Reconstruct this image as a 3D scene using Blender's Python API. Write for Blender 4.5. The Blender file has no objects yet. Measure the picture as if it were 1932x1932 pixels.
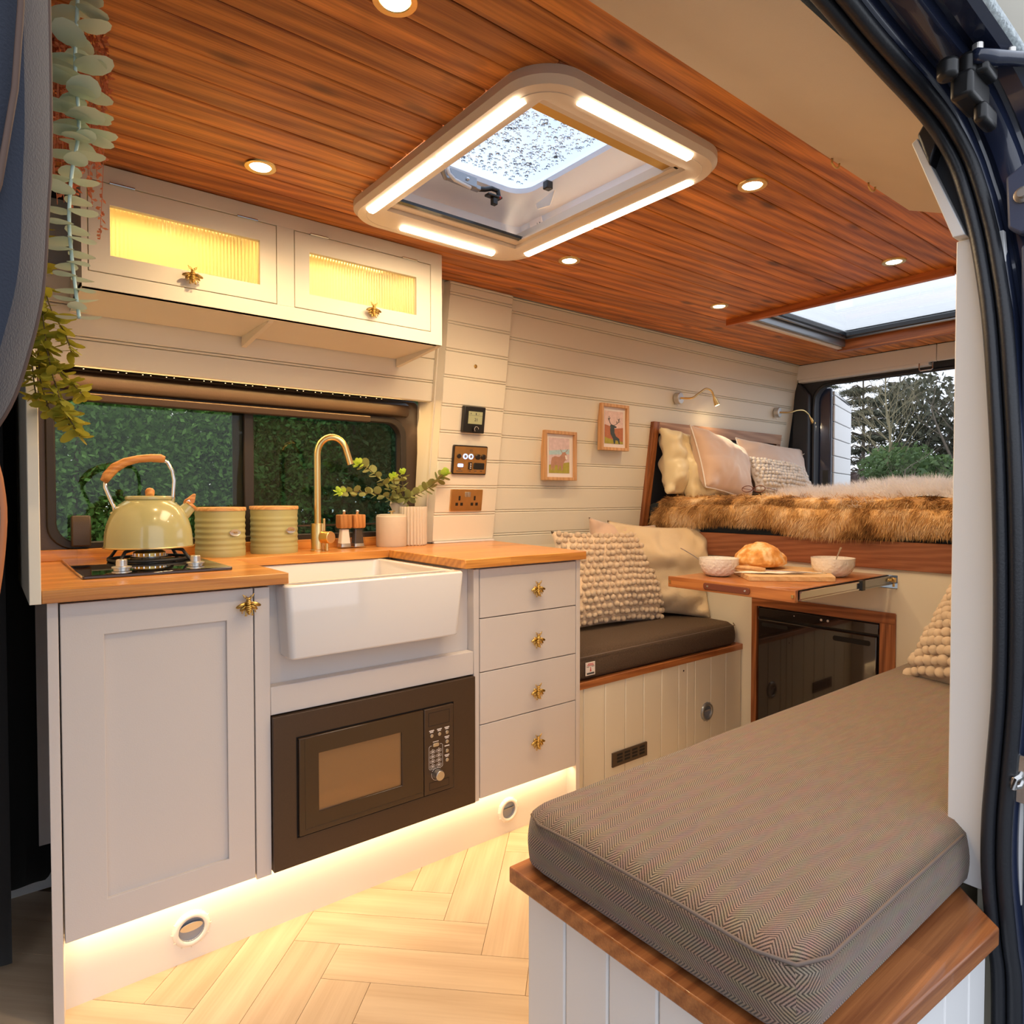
import bpy, bmesh, math, random
import numpy as np
from mathutils import Vector, Matrix, noise as mnoise

random.seed(7); RNG = np.random.RandomState(7)
scene = bpy.context.scene
# ---------------------------------------------------------------- camera, world, exposure
FPX, YAW, PITCH = 1251.7, 0.672443, -0.0238427
cam_d = bpy.data.cameras.new('camera'); cam = bpy.data.objects.new('camera', cam_d)
scene.collection.objects.link(cam); scene.camera = cam
cam_d.sensor_width = 36; cam_d.lens = FPX / 1932 * 36; cam_d.clip_start = 0.02; cam_d.clip_end = 200
_fw = Vector((math.sin(YAW)*math.cos(PITCH), math.cos(YAW)*math.cos(PITCH), math.sin(PITCH)))
_rt = Vector((math.cos(YAW), -math.sin(YAW), 0)); _up = _rt.cross(_fw)
cam.matrix_world = Matrix(((_rt.x,_up.x,-_fw.x,0),(_rt.y,_up.y,-_fw.y,-1.61),(_rt.z,_up.z,-_fw.z,1.08),(0,0,0,1)))
world = bpy.data.worlds.new('overcast_sky'); scene.world = world; world.use_nodes = True
_wn = world.node_tree.nodes; _wl = world.node_tree.links
_bg = _wn['Background']; _bg.inputs['Strength'].default_value = 1.5
_tc = _wn.new('ShaderNodeTexCoord'); _ns = _wn.new('ShaderNodeTexNoise'); _cr = _wn.new('ShaderNodeValToRGB')
_ns.inputs['Scale'].default_value = 2.2; _ns.inputs['Detail'].default_value = 3
_cr.color_ramp.elements[0].position = .35; _cr.color_ramp.elements[0].color = (.74,.82,.96,1)
_cr.color_ramp.elements[1].position = .7; _cr.color_ramp.elements[1].color = (.93,.95,1.0,1)
_wl.new(_tc.outputs['Generated'], _ns.inputs['Vector']); _wl.new(_ns.outputs['Fac'], _cr.inputs['Fac'])
_wl.new(_cr.outputs['Color'], _bg.inputs['Color'])
vs = scene.view_settings; vs.view_transform = 'Standard'; vs.look = 'None'; vs.gamma = 1; vs.use_curve_mapping = False
vs.exposure = 0.28
scene.cycles.max_bounces = 8; scene.cycles.transparent_max_bounces = 24
COL = scene.collection
WARM = (1.0, .62, .27); WARMW = (1.0, .72, .42)

# ---------------------------------------------------------------- materials
def newmat(name):
    m = bpy.data.materials.new(name); m.use_nodes = True
    nt = m.node_tree; return m, nt.nodes, nt.links, nt.nodes['Principled BSDF']
def rgba(c): return (c[0], c[1], c[2], 1)
def mathn(n, l, op, a, b=None, c=None):
    x = n.new('ShaderNodeMath'); x.operation = op
    for i, v in enumerate((a, b, c)):
        if v is None: continue
        if isinstance(v, (int, float)): x.inputs[i].default_value = v
        else: l.new(v, x.inputs[i])
    return x.outputs[0]
def mixc(n, l, fac, a, b, mode='MIX'):
    x = n.new('ShaderNodeMix'); x.data_type = 'RGBA'; x.blend_type = mode
    for s, v in ((x.inputs[0], fac), (x.inputs[6], a), (x.inputs[7], b)):
        if isinstance(v, (int, float)): s.default_value = v
        elif isinstance(v, tuple): s.default_value = rgba(v)
        else: l.new(v, s)
    return x.outputs[2]
def mat(name, col, rough=.5, metal=0., var=.0, scale=20, bump=0., bscale=200, emit=None, estr=0, trans=0, coat=0, sheen=0, randv=0.):
    m, n, l, b = newmat(name)
    b.inputs['Base Color'].default_value = rgba(col); b.inputs['Roughness'].default_value = rough
    b.inputs['Metallic'].default_value = metal; b.inputs['Transmission Weight'].default_value = trans
    b.inputs['Coat Weight'].default_value = coat; b.inputs['Sheen Weight'].default_value = sheen
    if emit: b.inputs['Emission Color'].default_value = rgba(emit); b.inputs['Emission Strength'].default_value = estr
    if var or bump or randv:
        g = n.new('ShaderNodeTexCoord')
    src = None
    if var:
        t = n.new('ShaderNodeTexNoise'); t.inputs['Scale'].default_value = scale; t.inputs['Detail'].default_value = 4
        l.new(g.outputs['Object'], t.inputs['Vector'])
        src = mixc(n, l, t.outputs['Fac'], tuple(max(0, c*(1-var)) for c in col), tuple(min(1, c*(1+var)) for c in col))
    if randv:
        oi = n.new('ShaderNodeObjectInfo')
        f = mathn(n, l, 'MULTIPLY_ADD', oi.outputs['Random'], 2*randv, 1-randv)
        mm = n.new('ShaderNodeVectorMath'); mm.operation = 'SCALE'
        if src is None: mm.inputs[0].default_value = col[:3]
        else: l.new(src, mm.inputs[0])
        l.new(f, mm.inputs['Scale']); src = mm.outputs[0]
    if src is not None: l.new(src, b.inputs['Base Color'])
    if bump:
        t = n.new('ShaderNodeTexNoise'); t.inputs['Scale'].default_value = bscale; t.inputs['Detail'].default_value = 3
        l.new(g.outputs['Object'], t.inputs['Vector'])
        bp = n.new('ShaderNodeBump'); bp.inputs['Strength'].default_value = bump; bp.inputs['Distance'].default_value = .002
        l.new(t.outputs['Fac'], bp.inputs['Height']); l.new(bp.outputs['Normal'], b.inputs['Normal'])
    return m
def wood(name, light, dark, axis=0, rough=.45, grain=26, knots=0., stain=0., rand=.12, rot=0., coat=0., staves=None):
    """grain along axis (0 x, 1 y, 2 z); each object shifts the pattern by its random number"""
    m, n, l, b = newmat(name)
    g = n.new('ShaderNodeNewGeometry'); oi = n.new('ShaderNodeObjectInfo')
    vr = n.new('ShaderNodeVectorRotate'); vr.rotation_type = 'Z_AXIS'; vr.inputs['Angle'].default_value = rot
    l.new(g.outputs['Position'], vr.inputs['Vector'])
    cmb = n.new('ShaderNodeCombineXYZ')
    for i in range(3): l.new(mathn(n, l, 'MULTIPLY', oi.outputs['Random'], (7.3, 3.1, 5.7)[i]), cmb.inputs[i])
    ad = n.new('ShaderNodeVectorMath'); ad.operation = 'ADD'; l.new(vr.outputs[0], ad.inputs[0]); l.new(cmb.outputs[0], ad.inputs[1])
    def noise(sl, sc, det, dist=0.):
        s = [sc, sc, sc]; s[axis] = sl
        mu = n.new('ShaderNodeVectorMath'); mu.operation = 'MULTIPLY'; mu.inputs[1].default_value = s
        l.new(ad.outputs[0], mu.inputs[0])
        t = n.new('ShaderNodeTexNoise'); t.inputs['Scale'].default_value = 1; t.inputs['Detail'].default_value = det
        t.inputs['Distortion'].default_value = dist
        l.new(mu.outputs[0], t.inputs['Vector']); return t.outputs['Fac'], mu.outputs[0]
    f1, _ = noise(1.6, grain, 6, .9); f2, _ = noise(5, grain*11, 4, .3)
    s = [6, 6, 6]; s[axis] = .55
    wv = n.new('ShaderNodeTexWave'); wv.wave_type = 'BANDS'; wv.bands_direction = 'DIAGONAL'
    mu = n.new('ShaderNodeVectorMath'); mu.operation = 'MULTIPLY'; mu.inputs[1].default_value = s; l.new(ad.outputs[0], mu.inputs[0])
    l.new(mu.outputs[0], wv.inputs['Vector']); wv.inputs['Scale'].default_value = grain/9; wv.inputs['Distortion'].default_value = 5
    wv.inputs['Detail'].default_value = 2; wv.inputs['Detail Scale'].default_value = 1.2
    f = mathn(n, l, 'MULTIPLY_ADD', f2, .65, mathn(n, l, 'MULTIPLY_ADD', wv.outputs['Fac'], .30, mathn(n, l, 'MULTIPLY', f1, .60)))
    f = mathn(n, l, 'MULTIPLY_ADD', f, 2.0, -1.08)
    cr = n.new('ShaderNodeValToRGB'); cr.color_ramp.elements[0].color = rgba(dark); cr.color_ramp.elements[1].color = rgba(light)
    l.new(f, cr.inputs['Fac']); c = cr.outputs['Color']
    if stain:
        fs, _ = noise(3, 11, 3, .8)
        r = n.new('ShaderNodeValToRGB'); r.color_ramp.elements[0].position = .58; r.color_ramp.elements[1].position = .78
        l.new(fs, r.inputs['Fac']); c = mixc(n, l, mathn(n, l, 'MULTIPLY', r.outputs['Color'], stain), c, tuple(x*.25 for x in dark))
    if knots:
        s = [9, 9, 9]; s[axis] = 3.2
        mu = n.new('ShaderNodeVectorMath'); mu.operation = 'MULTIPLY'; mu.inputs[1].default_value = s; l.new(ad.outputs[0], mu.inputs[0])
        v = n.new('ShaderNodeTexVoronoi'); v.inputs['Scale'].default_value = 1; l.new(mu.outputs[0], v.inputs['Vector'])
        r = n.new('ShaderNodeValToRGB'); r.color_ramp.elements[0].position = .06; r.color_ramp.elements[0].color = (1,1,1,1)
        r.color_ramp.elements[1].position = .17; r.color_ramp.elements[1].color = (0,0,0,1)
        l.new(v.outputs['Distance'], r.inputs['Fac']); c = mixc(n, l, mathn(n, l, 'MULTIPLY', r.outputs['Color'], knots), c, tuple(x*.3 for x in dark))
    if staves:
        bt = n.new('ShaderNodeTexBrick'); bt.inputs['Scale'].default_value = 1; bt.inputs['Mortar Size'].default_value = 0.0
        bt.inputs['Brick Width'].default_value = staves[0]; bt.inputs['Row Height'].default_value = staves[1]
        bt.inputs['Color1'].default_value = (.78,.74,.7,1); bt.inputs['Color2'].default_value = (1.12,1.1,1.06,1)
        l.new(g.outputs['Position'], bt.inputs['Vector']); c = mixc(n, l, 1.0, c, bt.outputs['Color'], 'MULTIPLY')
    k = mathn(n, l, 'MULTIPLY_ADD', oi.outputs['Random'], 2*rand, 1-rand)
    sc = n.new('ShaderNodeVectorMath'); sc.operation = 'SCALE'; l.new(c, sc.inputs[0]); l.new(k, sc.inputs['Scale'])
    l.new(sc.outputs[0], b.inputs['Base Color']); b.inputs['Roughness'].default_value = rough; b.inputs['Coat Weight'].default_value = coat
    bp = n.new('ShaderNodeBump'); bp.inputs['Strength'].default_value = .25; bp.inputs['Distance'].default_value = .001
    l.new(f, bp.inputs['Height']); l.new(bp.outputs['Normal'], b.inputs['Normal'])
    return m
def tweed(name, c1, c2, tint, cw=.021, pitch=.0052):
    """herringbone weave on UVs measured in metres: u across the columns, v along them"""
    m, n, l, b = newmat(name)
    uv = n.new('ShaderNodeUVMap'); sp = n.new('ShaderNodeSeparateXYZ'); l.new(uv.outputs[0], sp.inputs[0])
    u = mathn(n, l, 'DIVIDE', sp.outputs[0], cw)
    tri = mathn(n, l, 'PINGPONG', u, 1.0)
    ph = mathn(n, l, 'ADD', mathn(n, l, 'DIVIDE', sp.outputs[1], pitch), mathn(n, l, 'MULTIPLY', tri, cw/pitch*1.0))
    fr = mathn(n, l, 'FRACT', ph)
    st = mathn(n, l, 'SMOOTH_MIN', mathn(n, l, 'MULTIPLY', mathn(n, l, 'PINGPONG', ph, .5), 2.2), 1.0, .3)
    tn = n.new('ShaderNodeTexNoise'); tn.inputs['Scale'].default_value = 900; l.new(uv.outputs[0], tn.inputs['Vector'])
    t2 = n.new('ShaderNodeTexNoise'); t2.inputs['Scale'].default_value = 90; t2.inputs['Detail'].default_value = 5
    mp = n.new('ShaderNodeMapping'); mp.inputs['Scale'].default_value = (1, .22, 1); l.new(uv.outputs[0], mp.inputs[0]); l.new(mp.outputs[0], t2.inputs['Vector'])
    f = mathn(n, l, 'ADD', st, mathn(n, l, 'MULTIPLY_ADD', tn.outputs['Fac'], .9, -.45))
    c = mixc(n, l, mathn(n, l, 'MINIMUM', mathn(n, l, 'MAXIMUM', f, 0), 1), c1, c2)
    hs = n.new('ShaderNodeHueSaturation'); l.new(mixc(n, l, .30, c, t2.outputs['Color'], 'OVERLAY'), hs.inputs['Color'])
    l.new(hs.outputs[0], b.inputs['Base Color']); b.inputs['Roughness'].default_value = .95; b.inputs['Sheen Weight'].default_value = .25
    b.inputs['Specular IOR Level'].default_value = .15
    bp = n.new('ShaderNodeBump'); bp.inputs['Strength'].default_value = .5; bp.inputs['Distance'].default_value = .0012
    l.new(f, bp.inputs['Height']); l.new(bp.outputs['Normal'], b.inputs['Normal'])
    return m
def emis(name, col, s):
    m, n, l, b = newmat(name); b.inputs['Base Color'].default_value = rgba(col)
    b.inputs['Emission Color'].default_value = rgba(col); b.inputs['Emission Strength'].default_value = s; return m
def glass(name, tint, gloss=.06, rough=0., extra=None):
    """thin pane: tinted transparency plus fresnel reflection"""
    m, n, l, b = newmat(name); n.remove(b); o = n['Material Output']
    t = n.new('ShaderNodeBsdfTransparent'); t.inputs[0].default_value = rgba(tint)
    g = n.new('ShaderNodeBsdfGlossy'); g.inputs['Roughness'].default_value = rough
    lw = n.new('ShaderNodeLayerWeight'); lw.inputs[0].default_value = .5
    fr = mathn(n, l, 'MULTIPLY_ADD', mathn(n, l, 'POWER', lw.outputs['Facing'], 5), .9, .03+gloss)
    mx = n.new('ShaderNodeMixShader'); l.new(fr, mx.inputs[0]); l.new(t.outputs[0], mx.inputs[1]); l.new(g.outputs[0], mx.inputs[2])
    l.new(mx.outputs[0], o.inputs[0]); return m
def leafmat(name, c, c2, trans=.3):
    m, n, l, b = newmat(name)
    g = n.new('ShaderNodeNewGeometry'); t = n.new('ShaderNodeTexNoise'); t.inputs['Scale'].default_value = 3
    l.new(g.outputs['Position'], t.inputs['Vector'])
    f = mathn(n, l, 'ADD', mathn(n, l, 'MULTIPLY', g.outputs['Random Per Island'], .7), mathn(n, l, 'MULTIPLY', t.outputs['Fac'], .4))
    l.new(mixc(n, l, f, c, c2), b.inputs['Base Color']); b.inputs['Roughness'].default_value = .6; b.inputs['Specular IOR Level'].default_value = .3
    b.inputs['Subsurface Weight'].default_value = 0
    if trans:
        o = n['Material Output']; tr = n.new('ShaderNodeBsdfTranslucent'); tr.inputs[0].default_value = rgba(c2)
        mx = n.new('ShaderNodeMixShader'); mx.inputs[0].default_value = trans
        l.new(b.outputs[0], mx.inputs[1]); l.new(tr.outputs[0], mx.inputs[2]); l.new(mx.outputs[0], o.inputs[0])
    return m

M = {}
M['wall'] = mat('cream_wall_paint', (.77,.725,.61), .5, bump=.05, bscale=60)
M['cab'] = mat('pale_cabinet_paint', (.63,.585,.565), .42, bump=.08, bscale=350)
M['plinth'] = mat('plinth_paint', (.82,.77,.70), .45)
M['whitepaint'] = mat('white_trim_paint', (.80,.80,.80), .45, bump=.05)
M['headliner'] = mat('cream_headliner_fabric', (.66,.56,.44), .9, bump=.3, bscale=500, var=.06, scale=6)
M['pine'] = wood('stained_pine', (.76,.27,.045), (.31,.080,.011), 0, .42, 20, knots=.85, stain=.65, rand=.2)
M['pine_y'] = wood('stained_pine_crosswise', (.60,.19,.05), (.28,.07,.015), 1, .42, 20)
M['oak'] = wood('oiled_oak_worktop', (.76,.35,.075), (.52,.20,.04), 0, .32, 30, rand=.05, coat=.25, staves=(.42,.045))
M['oak_end'] = wood('oiled_oak_edge', (.50,.24,.09), (.26,.10,.035), 0, .4, 45, rand=.05, staves=(.3,.2))
M['iroko'] = wood('reddish_bench_trim', (.50,.19,.06), (.27,.085,.025), 0, .35, 26, rand=.08, coat=.3, staves=(.35,.055))
M['iroko_y'] = wood('reddish_bench_trim_crosswise', (.50,.19,.06), (.27,.085,.025), 1, .35, 30, rand=.08, coat=.3)
M['oakred_y'] = wood('fridge_frame_oak_y', (.46,.17,.06), (.20,.06,.018), 1, .4, 30, rand=.1)
M['oakred_z'] = wood('fridge_frame_oak_z', (.46,.17,.06), (.20,.06,.018), 2, .4, 30, rand=.1)
M['tabletop'] = wood('table_wood', (.52,.20,.055), (.30,.09,.025), 1, .3, 24, rand=.05, coat=.3)
M['bedwood'] = wood('bed_board_wood', (.40,.15,.07), (.25,.08,.035), 1, .45, 40, rand=.1)
M['headwood'] = wood('headboard_wood', (.50,.30,.18), (.30,.15,.08), 0, .45, 30, rand=.1)
M['floor_a'] = wood('pale_oak_floor_a', (.76,.58,.39), (.64,.46,.29), 0, .38, 12, rand=.08, rot=math.radians(-45))
M['floor_b'] = wood('pale_oak_floor_b', (.76,.58,.39), (.64,.46,.29), 0, .38, 12, rand=.08, rot=math.radians(45))
M['floor_gap'] = mat('floor_joint', (.30,.19,.10), .8)
M['framewood'] = wood('picture_frame_oak', (.72,.42,.20), (.52,.27,.11), 2, .5, 40)
M['millwood'] = wood('mill_wood', (.62,.30,.10), (.38,.15,.04), 2, .35, 60, rand=.15)
M['lidwood'] = wood('bamboo_lid', (.74,.42,.16), (.5,.25,.08), 0, .4, 60)
M['griptree'] = wood('kettle_grip_wood', (.70,.34,.10), (.42,.16,.04), 0, .35, 60)
M['boardwood'] = wood('chopping_board_wood', (.84,.58,.32), (.66,.42,.20), 1, .4, 30)
M['ceramic'] = mat('white_ceramic', (.73,.71,.71), .08, coat=.6)
M['bowl'] = mat('white_bowl_glaze', (.84,.80,.77), .18, coat=.4)
def honey(m):
    n, l = m.node_tree.nodes, m.node_tree.links; b = n['Principled BSDF']; g = n.new('ShaderNodeTexCoord'); v = n.new('ShaderNodeTexVoronoi'); v.feature = 'DISTANCE_TO_EDGE'
    v.inputs['Scale'].default_value = 75; v.inputs['Randomness'].default_value = .35; l.new(g.outputs['Object'], v.inputs['Vector'])
    bp = n.new('ShaderNodeBump'); bp.inputs['Strength'].default_value = .9; bp.inputs['Distance'].default_value = .003; l.new(v.outputs['Distance'], bp.inputs['Height']); l.new(bp.outputs['Normal'], b.inputs['Normal'])
honey(M['bowl'])
M['stoneware'] = mat('matt_cream_stoneware', (.64,.56,.45), .7, var=.05, scale=40)
M['brass'] = mat('brushed_brass', (.78,.56,.24), .28, 1., bump=.04, bscale=500)
M['brassdark'] = mat('antique_brass', (.62,.42,.13), .35, 1.)
M['copper'] = mat('satin_copper_plate', (.74,.46,.19), .3, 1., var=.2, scale=25)
M['steel'] = mat('polished_steel', (.72,.72,.72), .16, 1.)
M['steelsat'] = mat('satin_steel', (.62,.60,.57), .35, 1.)
M['black'] = mat('black_plastic', (.012,.012,.013), .35)
M['blackmatt'] = mat('black_matt', (.010,.010,.011), .8)
M['rubber'] = mat('black_rubber_seal', (.016,.018,.024), .38, bump=.2, bscale=300)
M['cast'] = mat('cast_iron', (.02,.02,.022), .5)
M['hobglass'] = mat('black_hob_glass', (.008,.008,.009), .04, coat=1)
M['microwave'] = mat('dark_bronze_steel', (.070,.043,.026), .42, .3, var=.12, scale=300)
M['microglass'] = mat('dark_oven_glass', (.055,.032,.017), .12)
M['microwin'] = mat('mesh_oven_window', (.26,.15,.07), .12, .3, coat=1)
M['fridge'] = mat('gloss_black_door', (.018,.014,.014), .06, coat=1)
M['kettle'] = mat('sage_green_enamel', (.43,.41,.20), .22, coat=.7)
M['can'] = mat('matt_sage_tin', (.42,.39,.17), .42)
M['acrylic'] = glass('clear_acrylic', (.97,.97,.96), .02)
M['salt'] = mat('salt_grains', (.86,.80,.74), .9, bump=.4, bscale=600)
M['pepper'] = mat('peppercorns', (.05,.03,.02), .7, var=.8, scale=350)
M['van'] = mat('dark_navy_body_paint', (.020,.028,.062), .22, coat=.8)
M['vanmatt'] = mat('dark_navy_inner_paint', (.055,.07,.13), .5, bump=.1)
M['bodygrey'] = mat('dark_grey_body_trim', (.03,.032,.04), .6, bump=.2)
M['rain_sheen'] = mat('rain_beads_and_sky_sheen', (.55,.62,.72), .15, .2, var=.6, scale=160, bump=.8, bscale=140)  # raindrops, plus the sky's reflection painted into the pale base colour
M['curtain'] = mat('black_curtain', (.006,.006,.007), .95, sheen=.1)
M['seat'] = mat('navy_seat_fabric', (.016,.021,.037), .85, bump=.25, bscale=700, sheen=.2)
M['tan'] = mat('tan_piping', (.10,.055,.038), .7)
M['orange'] = mat('orange_tan_leather', (.50,.16,.05), .5)
M['winframe'] = mat('dark_bronze_window_surround', (.065,.040,.025), .42, bump=.15, bscale=250)
M['rubberw'] = mat('window_rubber', (.02,.014,.011), .5)
M['tint'] = glass('tinted_window_glass', (.80,.82,.70), -.01)
M['tint2'] = glass('darker_tinted_glass', (.52,.60,.57), .0)
M['ribbed'] = None
M['clear'] = glass('clear_glass', (.97,.985,.99), -.015)
M['domeglass'] = glass('frosted_blue_dome', (.68,.76,.88), -.01)
M['ventplastic'] = mat('cream_vent_plastic', (.76,.66,.56), .4)
M['ventwhite'] = mat('pale_roof_shaft', (.74,.76,.82), .5)
M['alu'] = mat('grey_aluminium', (.35,.37,.40), .35, .8)
M['blackglass'] = mat('blackout_edge', (.015,.018,.024), .15)
M['led'] = emis('warm_led_strip', (1.0,.80,.54), 7.0)
M['ledspot'] = emis('downlight_lens', (1.0,.82,.55), 14.0)
M['ledkick'] = emis('amber_led_strip', (1.0,.62,.26), 3.0)
M['ledcab'] = emis('yellow_cabinet_led', (1.0,.70,.20), 6.0)
M['leddots'] = emis('small_amber_leds', (1.0,.7,.36), 2.5)
M['lampglow'] = emis('reading_lamp_bulb', (1.0,.74,.40), 140.0)
M['tweed'] = tweed('herringbone_tweed', (.020,.014,.012), (.34,.24,.17), None)
M['tweed2'] = mat('brown_tweed_plain', (.085,.055,.036), .98, var=.75, scale=300, bump=.9, bscale=330)
M['seam'] = mat('tweed_piping', (.16,.12,.10), .9)
M['bobble'] = mat('cream_wool_bobble', (.76,.60,.44), .95, bump=.7, bscale=260, sheen=.3, randv=.07)
M['linen'] = mat('cream_woven_linen', (.70,.56,.38), .95, bump=.7, bscale=420, sheen=.2)
M['satin'] = mat('cream_satin', (.80,.70,.46), .36, sheen=.3)
M['velvet'] = mat('dusty_tan_velvet', (.66,.47,.36), .6, sheen=.7)
M['fur_w'] = mat('white_sheepskin_skin', (.90,.87,.86), .95)
M['navy'] = mat('navy_mattress_fabric', (.015,.025,.035), .95)
M['bread'] = mat('golden_bread_crust', (.72,.36,.11), .75, var=.35, scale=28, bump=.9, bscale=70)
M['flour'] = mat('flour_dust', (.86,.74,.58), .9)
M['napkin'] = mat('white_napkin', (.84,.80,.76), .9)
M['leather'] = mat('brown_leather_strap', (.16,.045,.025), .4)
M['paper'] = mat('white_mount_card', (.80,.74,.72), .8)
M['screen'] = mat('lcd_screen', (.30,.29,.15), .3, emit=(.30,.29,.14), estr=.35)
M['bluelight'] = emis('blue_led', (.25,.42,1.0), 3.0)
M['whiteprint'] = mat('white_print', (.75,.70,.68), .6)
M['redprint'] = mat('red_print', (.55,.06,.05), .7)
M['darkprint'] = mat('dark_print', (.06,.06,.07), .7)
M['ventgrey'] = mat('grey_duct_metal', (.30,.33,.40), .4, .5)
M['socketblack'] = mat('socket_insert', (.015,.010,.008), .4)
M['euc'] = leafmat('eucalyptus_leaf', (.50,.60,.44), (.74,.84,.76), .15)
M['eucstem'] = mat('pale_green_stem', (.60,.76,.72), .6)
M['euct'] = leafmat('dark_eucalyptus_leaf', (.15,.17,.05), (.36,.38,.14), .15)
M['eucnew'] = leafmat('fresh_green_leaf', (.38,.58,.06), (.62,.80,.14), .25)
M['ivy'] = leafmat('olive_trailing_leaf', (.20,.22,.02), (.46,.42,.05), .3)
M['stem'] = mat('brown_stem', (.12,.08,.03), .8)
M['heather'] = leafmat('rust_dried_sprig', (.42,.09,.03), (.74,.28,.13), .2)
M['bark'] = mat('grey_brown_bark', (.16,.13,.10), .9, var=.4, scale=8)
M['barkpale'] = mat('lichen_bark', (.26,.22,.13), .9, var=.4, scale=8)
M['needle'] = leafmat('conifer_needles', (.05,.06,.045), (.14,.14,.09), .1)
M['hedge'] = leafmat('hedge_leaves', (.04,.08,.035), (.15,.23,.08), .3)
M['hedge2'] = leafmat('green_shrub_leaves', (.015,.05,.012), (.24,.46,.12), .35)
M['twigs'] = leafmat('bramble_twigs', (.10,.07,.07), (.22,.16,.14), .0)
M['ground'] = mat('wet_gravel', (.16,.16,.15), .9, var=.4, scale=12)
def fluted_glass():
    m, n, l, b = newmat('ribbed_glass')
    b.inputs['Base Color'].default_value = (1,.97,.9,1); b.inputs['Transmission Weight'].default_value = 1; b.inputs['Roughness'].default_value = .12
    b.inputs['IOR'].default_value = 1.3
    return m
M['ribbed'] = fluted_glass()

# ---------------------------------------------------------------- mesh building
WL = {}
class MB:
    def __init__(s): s.v = []; s.f = []; s.uv = None
    def add(s, vs, fs):
        o = len(s.v); s.v += [tuple(v) for v in vs]; s.f += [tuple(i+o for i in f) for f in fs]; return s
    def box(s, x0, x1, y0, y1, z0, z1):
        return s.add([(x0,y0,z0),(x1,y0,z0),(x1,y1,z0),(x0,y1,z0),(x0,y0,z1),(x1,y0,z1),(x1,y1,z1),(x0,y1,z1)],
                     [(0,3,2,1),(4,5,6,7),(0,1,5,4),(1,2,6,5),(2,3,7,6),(3,0,4,7)])
    def hexa(s, p):  # 8 points: bottom ring then top ring
        return s.add(p, [(0,3,2,1),(4,5,6,7),(0,1,5,4),(1,2,6,5),(2,3,7,6),(3,0,4,7)])
    def prism(s, poly, ax, a, b):
        """poly of 2D points extruded along axis ax from a to b; for 'x' poly is (y,z), 'y' (x,z), 'z' (x,y)"""
        def P(p, t): return {'x': (t,p[0],p[1]), 'y': (p[0],t,p[1]), 'z': (p[0],p[1],t)}[ax]
        n = len(poly); vs = [P(p, a) for p in poly] + [P(p, b) for p in poly]
        return s.add(vs, [tuple(range(n))[::-1], tuple(range(n, 2*n))] + [(i, (i+1) % n, n+(i+1) % n, n+i) for i in range(n)])
    def ringprism(s, outer, inner, ax, a, b):
        def P(p, t): return {'x': (t,p[0],p[1]), 'y': (p[0],t,p[1]), 'z': (p[0],p[1],t)}[ax]
        n = len(outer); vs = [P(p, a) for p in outer] + [P(p, b) for p in outer] + [P(p, a) for p in inner] + [P(p, b) for p in inner]
        fs = []
        for i in range(n):
            j = (i+1) % n
            fs += [(i,j,n+j,n+i), (2*n+j,2*n+i,3*n+i,3*n+j), (i,2*n+i,2*n+j,j), (n+i,n+j,3*n+j,3*n+i)]
        return s.add(vs, fs)
    def cyl(s, p0, p1, r0, r1=None, n=20, cap=True):
        p0 = Vector(p0); p1 = Vector(p1); r1 = r0 if r1 is None else r1
        d = (p1-p0).normalized(); a = d.orthogonal().normalized(); b = d.cross(a)
        vs = [p0+(a*math.cos(t)+b*math.sin(t))*r0 for t in [2*math.pi*i/n for i in range(n)]] + \
             [p1+(a*math.cos(t)+b*math.sin(t))*r1 for t in [2*math.pi*i/n for i in range(n)]]
        fs = [(i,(i+1)%n,n+(i+1)%n,n+i) for i in range(n)]
        if cap: fs += [tuple(range(n))[::-1], tuple(range(n,2*n))]
        return s.add(vs, fs)
    def tube(s, pts, r, n=8, closed=False):
        pts = [Vector(p) for p in pts]; N = len(pts); rs = r if isinstance(r, (list, tuple)) else [r]*N
        vs = []; up = None
        for i, p in enumerate(pts):
            if closed: d = pts[(i+1) % N]-pts[i-1]
            else: d = pts[min(i+1, N-1)]-pts[max(i-1, 0)]
            if d.length < 1e-9: d = Vector((0,0,1))
            d.normalize()
            if up is None: up = d.orthogonal().normalized()
            up = (up - d*up.dot(d)); up = up.normalized() if up.length > 1e-6 else d.orthogonal().normalized()
            b = d.cross(up)
            vs += [p+(up*math.cos(2*math.pi*k/n)+b*math.sin(2*math.pi*k/n))*rs[i] for k in range(n)]
        fs = []
        for i in range(N if closed else N-1):
            j = (i+1) % N
            fs += [(i*n+k, i*n+(k+1)%n, j*n+(k+1)%n, j*n+k) for k in range(n)]
        if not closed: fs += [tuple(range(n))[::-1], tuple((N-1)*n+k for k in range(n))]
        return s.add(vs, fs)
    def lathe(s, prof, c=(0,0,0), n=32, cap=True, axis='z'):
        vs = []
        for r, z in prof:
            for k in range(n):
                t = 2*math.pi*k/n; q = (r*math.cos(t), r*math.sin(t), z)
                if axis == 'y': q = (q[0], -q[2], q[1])
                if axis == 'x': q = (-q[2], q[0], q[1])
                vs.append((c[0]+q[0], c[1]+q[1], c[2]+q[2]))
        N = len(prof)
        fs = [(i*n+k, i*n+(k+1)%n, (i+1)*n+(k+1)%n, (i+1)*n+k) for i in range(N-1) for k in range(n)]
        if cap: fs += [tuple(range(n))[::-1], tuple((N-1)*n+k for k in range(n))]
        return s.add(vs, fs)
    def grid(s, fn, nu, nv, wrap=False):
        vs = [fn(i/nu, j/nv) for j in range(nv+1) for i in range(nu+1)]
        return s.add(vs, [(j*(nu+1)+i, j*(nu+1)+i+1, (j+1)*(nu+1)+i+1, (j+1)*(nu+1)+i) for j in range(nv) for i in range(nu)])
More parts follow.
